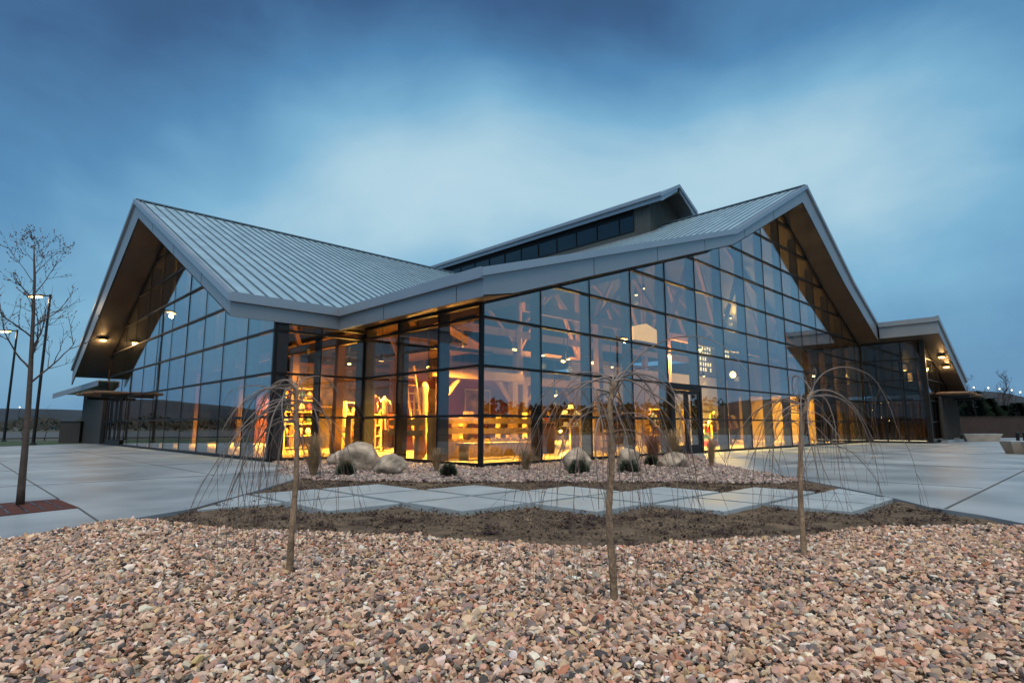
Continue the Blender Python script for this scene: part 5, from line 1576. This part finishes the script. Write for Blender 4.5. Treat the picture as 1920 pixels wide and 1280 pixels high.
for px, lb in ((1909, 'left one of two short black bollards at the right edge'), (1922, 'right one of two short black bollards at the right edge')):
    p = G(px, 827); MBx = MB().lathe([(.10, 0), (.10, .5), (.12, .52), (.12, .58), (.04, .64)], p, 12)
    tag(MBx.build('bollard', M_black, smooth=True), lb, 'bollard', 'black bollards')
# trees beyond the fence
def evergreen(px, d, H, W, label, seed, n=5200):
    p = atd(px, 800, d); p.z = -.1
    t = thing('evergreen_tree', label, 'tree', p, 'evergreen trees beyond the fence')
    MB().tube([p, p + Vector((0, 0, H * .9))], [.16, .03], 8).build('trunk', M_twigd, t)
    r_ = random.Random(seed); m = MB()
    for _ in range(n):
        s = r_.random() ** .8; z = .25 + s * H
        rad = W * .5 * (1 - s * .8) * (.35 + .75 * r_.random()) * (1 + .3 * mnoise.noise(Vector((s * 7, seed, 0))))
        a = r_.uniform(0, 6.283)
        c = p + Vector((math.cos(a) * rad, math.sin(a) * rad, z))
        dd = Vector((math.cos(a), math.sin(a), r_.uniform(-.3, .7))).normalized() * r_.uniform(.14, .32)
        s_ = dd.orthogonal().normalized() * r_.uniform(.04, .09)
        m.add([c - s_, c + s_, c + dd], [(0, 1, 2)])
    m.build('crown', M_evergreen, t)
for px, d, H, W, lb, sd_ in ((1806, 66, 4.2, 4, 'evergreen nearest the side wing', 1), (1832, 64, 4.6, 4.4, 'tallest dark evergreen beyond the brown fence', 2), (1858, 66, 3.9, 4.2, 'dark evergreen left of the bare tree', 3), (1884, 68, 3.2, 4.4, 'low evergreen under the bare tree', 4), (1912, 66, 3.4, 4, 'evergreen at the right edge', 5)):
    evergreen(px, d, H, W, lb, sd_)
for px, d, H, lb, sd_ in ((1818, 78, 7.4, 'bare grey tree rising behind the side wing eave', 4), (1888, 70, 7.4, 'broad bare tree at the right edge', 9), (1845, 82, 6.0, 'thin bare tree between the evergreens', 15)):
    p = atd(px, 800, d); p.z = -.1
    upright_tree('bare_tree', lb, p, H, sd_, .13, 2, 1.6, mat('distant_twig', (.055, .045, .045), .9, 0, .2), False, None, .12, 'bare trees beyond the fence', twl=5, wmul=5.0, lw=.27)
m = MB(); rr = random.Random(77)
for _ in range(9000):
    a = R(rr.uniform(62, 172)); dist = 95 + 25 * rr.random()
    d = FW * math.cos(a) + RT * math.sin(a)
    hh = (5.2 + 2.2 * mnoise.noise(Vector((math.degrees(a) * .22, 0, 5))) + 1.2 * mnoise.noise(Vector((math.degrees(a) * .9, 3, 5))))
    c = Vector((CAM.x, CAM.y, 0)) + d * dist + Vector((0, 0, hh * rr.random() ** .7))
    e = Vector((rr.gauss(0, 1), rr.gauss(0, 1), rr.gauss(0, 1))).normalized() * rr.uniform(.5, 1.1); f_ = e.orthogonal().normalized() * rr.uniform(.3, .7)
    m.add([c - f_, c + f_, c + e], [(0, 1, 2)])
stuff(m.build('woods', M_evergreen), 'dark wood beyond the right plaza, mirrored in the right glass', 'woods')
for k, (px, d, H, lb) in enumerate(((86, 44, 2.6, 'thin bare sapling on the lawn right of the lamp posts'), (44, 46, 2.3, 'thin bare sapling on the lawn between the lamp posts'))):
    p = atd(px, 800, d); p.z = -.05
    upright_tree('sapling', lb, p, H, 40 + k, .035, 1, .9, M_twigd, False, None, .3, 'saplings on the lawn', twl=3, wmul=1.6)
m = MB(); rr = random.Random(78)
for _ in range(5200):
    a = R(rr.uniform(-62, -27)); dist = 170 + 90 * rr.random()
    d = FW * math.cos(a) + RT * math.sin(a)
    hh = max(.5, 3.0 + 2.6 * mnoise.noise(Vector((math.degrees(a) * .5, 1, 9))))
    c = Vector((CAM.x, CAM.y, 0)) + d * dist + Vector((0, 0, hh * rr.random() ** .8))
    e = Vector((rr.gauss(0, 1), rr.gauss(0, 1), rr.gauss(0, .5))).normalized() * rr.uniform(.6, 1.3); f_ = e.orthogonal().normalized() * rr.uniform(.3, .7)
    m.add([c - f_, c + f_, c + e], [(0, 1, 2)])
stuff(m.build('woods', mat('dusk_scrub', (.020, .022, .016), .9, 0, .5, .2)), 'low dark scrub along the foot of the left hills', 'scrub')
# lights on the hills
for k, (px, py, lb) in enumerate(((1801, 728, 'leftmost'), (1826, 726, 'second from the left'), (1853, 727, 'third from the left'), (1874, 729, 'fourth from the left'), (1897, 731, 'fifth from the left'), (1913, 735, 'rightmost'), (37, 763, 'single, above the left horizon'))):
    p = atd(px, py, 420 if px > 1000 else 260)
    t = thing('distant_lamp', 'tiny far street lamp on the hill, ' + lb, 'street lamp', (p.x, p.y, 0), 'far street lamps')
    bm = bmesh.new(); bmesh.ops.create_icosphere(bm, subdivisions=2, radius=.42 if px > 1000 else .2); me = bpy.data.meshes.new('bulb'); bm.to_mesh(me); bm.free(); me.materials.append(M_far)
    o = bpy.data.objects.new('bulb', me); COL.objects.link(o); o.parent = t; o.location = (0, 0, p.z)
    MB().tube([(p.x, p.y, 0), (p.x, p.y, p.z - .4)], .08, 5).build('pole', M_black, t)
# right hill with the lights
def hr(a):
    b = math.degrees(a)
    return max(4, 26 * math.exp(-((b - 36) / 14) ** 2) + 2 * math.sin(b))
ridge_mesh(R(18), R(75), 400, hr, 80, 'hills', mat('hill_dusk', (.010, .012, .016), .95, 0, .3, .03))

# ------------------------------------------------------------------ left background: low wall and parked cars
t = thing('low_wall', 'low grey block wall past the dark side block', 'wall', (-2.6, 44, 0))
a_, b_ = G(112, 829), G(150, 829)
MB().bar(a_ + Vector((0, 0, .62)), b_ + Vector((0, 0, .62)), .25, 1.3).build('body', MATS['block_panel'], t)
MB().bar(a_ + Vector((0, 0, 1.30)), b_ + Vector((0, 0, 1.30)), .32, .06).build('coping', M_fin, t)
def car(px, py, ang, col, label):
    p = G(px, py); p.z = -.05
    t = thing('parked_car', label, 'car', p, 'cars parked far left')
    def X(x, y, z): return p + Vector((math.cos(ang) * x - math.sin(ang) * y, math.sin(ang) * x + math.cos(ang) * y, z))
    prof = [(-2.15, .35), (2.1, .35), (2.2, .6), (2.05, .82), (1.1, .95), (-1.9, 1.0), (-2.2, .8)]
    MB().slab([X(x, -.85, z) for x, z in prof], [X(x, .85, z) for x, z in prof]).build('body', mat('car_' + label.split()[0], col, .3, .3, .05), t)
    cab = [(1.0, .97), (.45, 1.45), (-1.2, 1.47), (-1.8, 1.02)]
    MB().slab([X(x, -.72, z) for x, z in cab], [X(x, .72, z) for x, z in cab]).build('cabin', M_black, t)
    for x in (-1.35, 1.35):
        for y in (-.8, .8):
            MB().tube([X(x, y - .1, .32), X(x, y + .1, .32)], .32, 12).build('wheel', M_black, t)
car(97, 805.6, R(20), (.10, .15, .21), 'silver car parked far off left of the side block')
car(86, 805, R(20), (.10, .11, .13), 'grey car parked beyond the silver one')
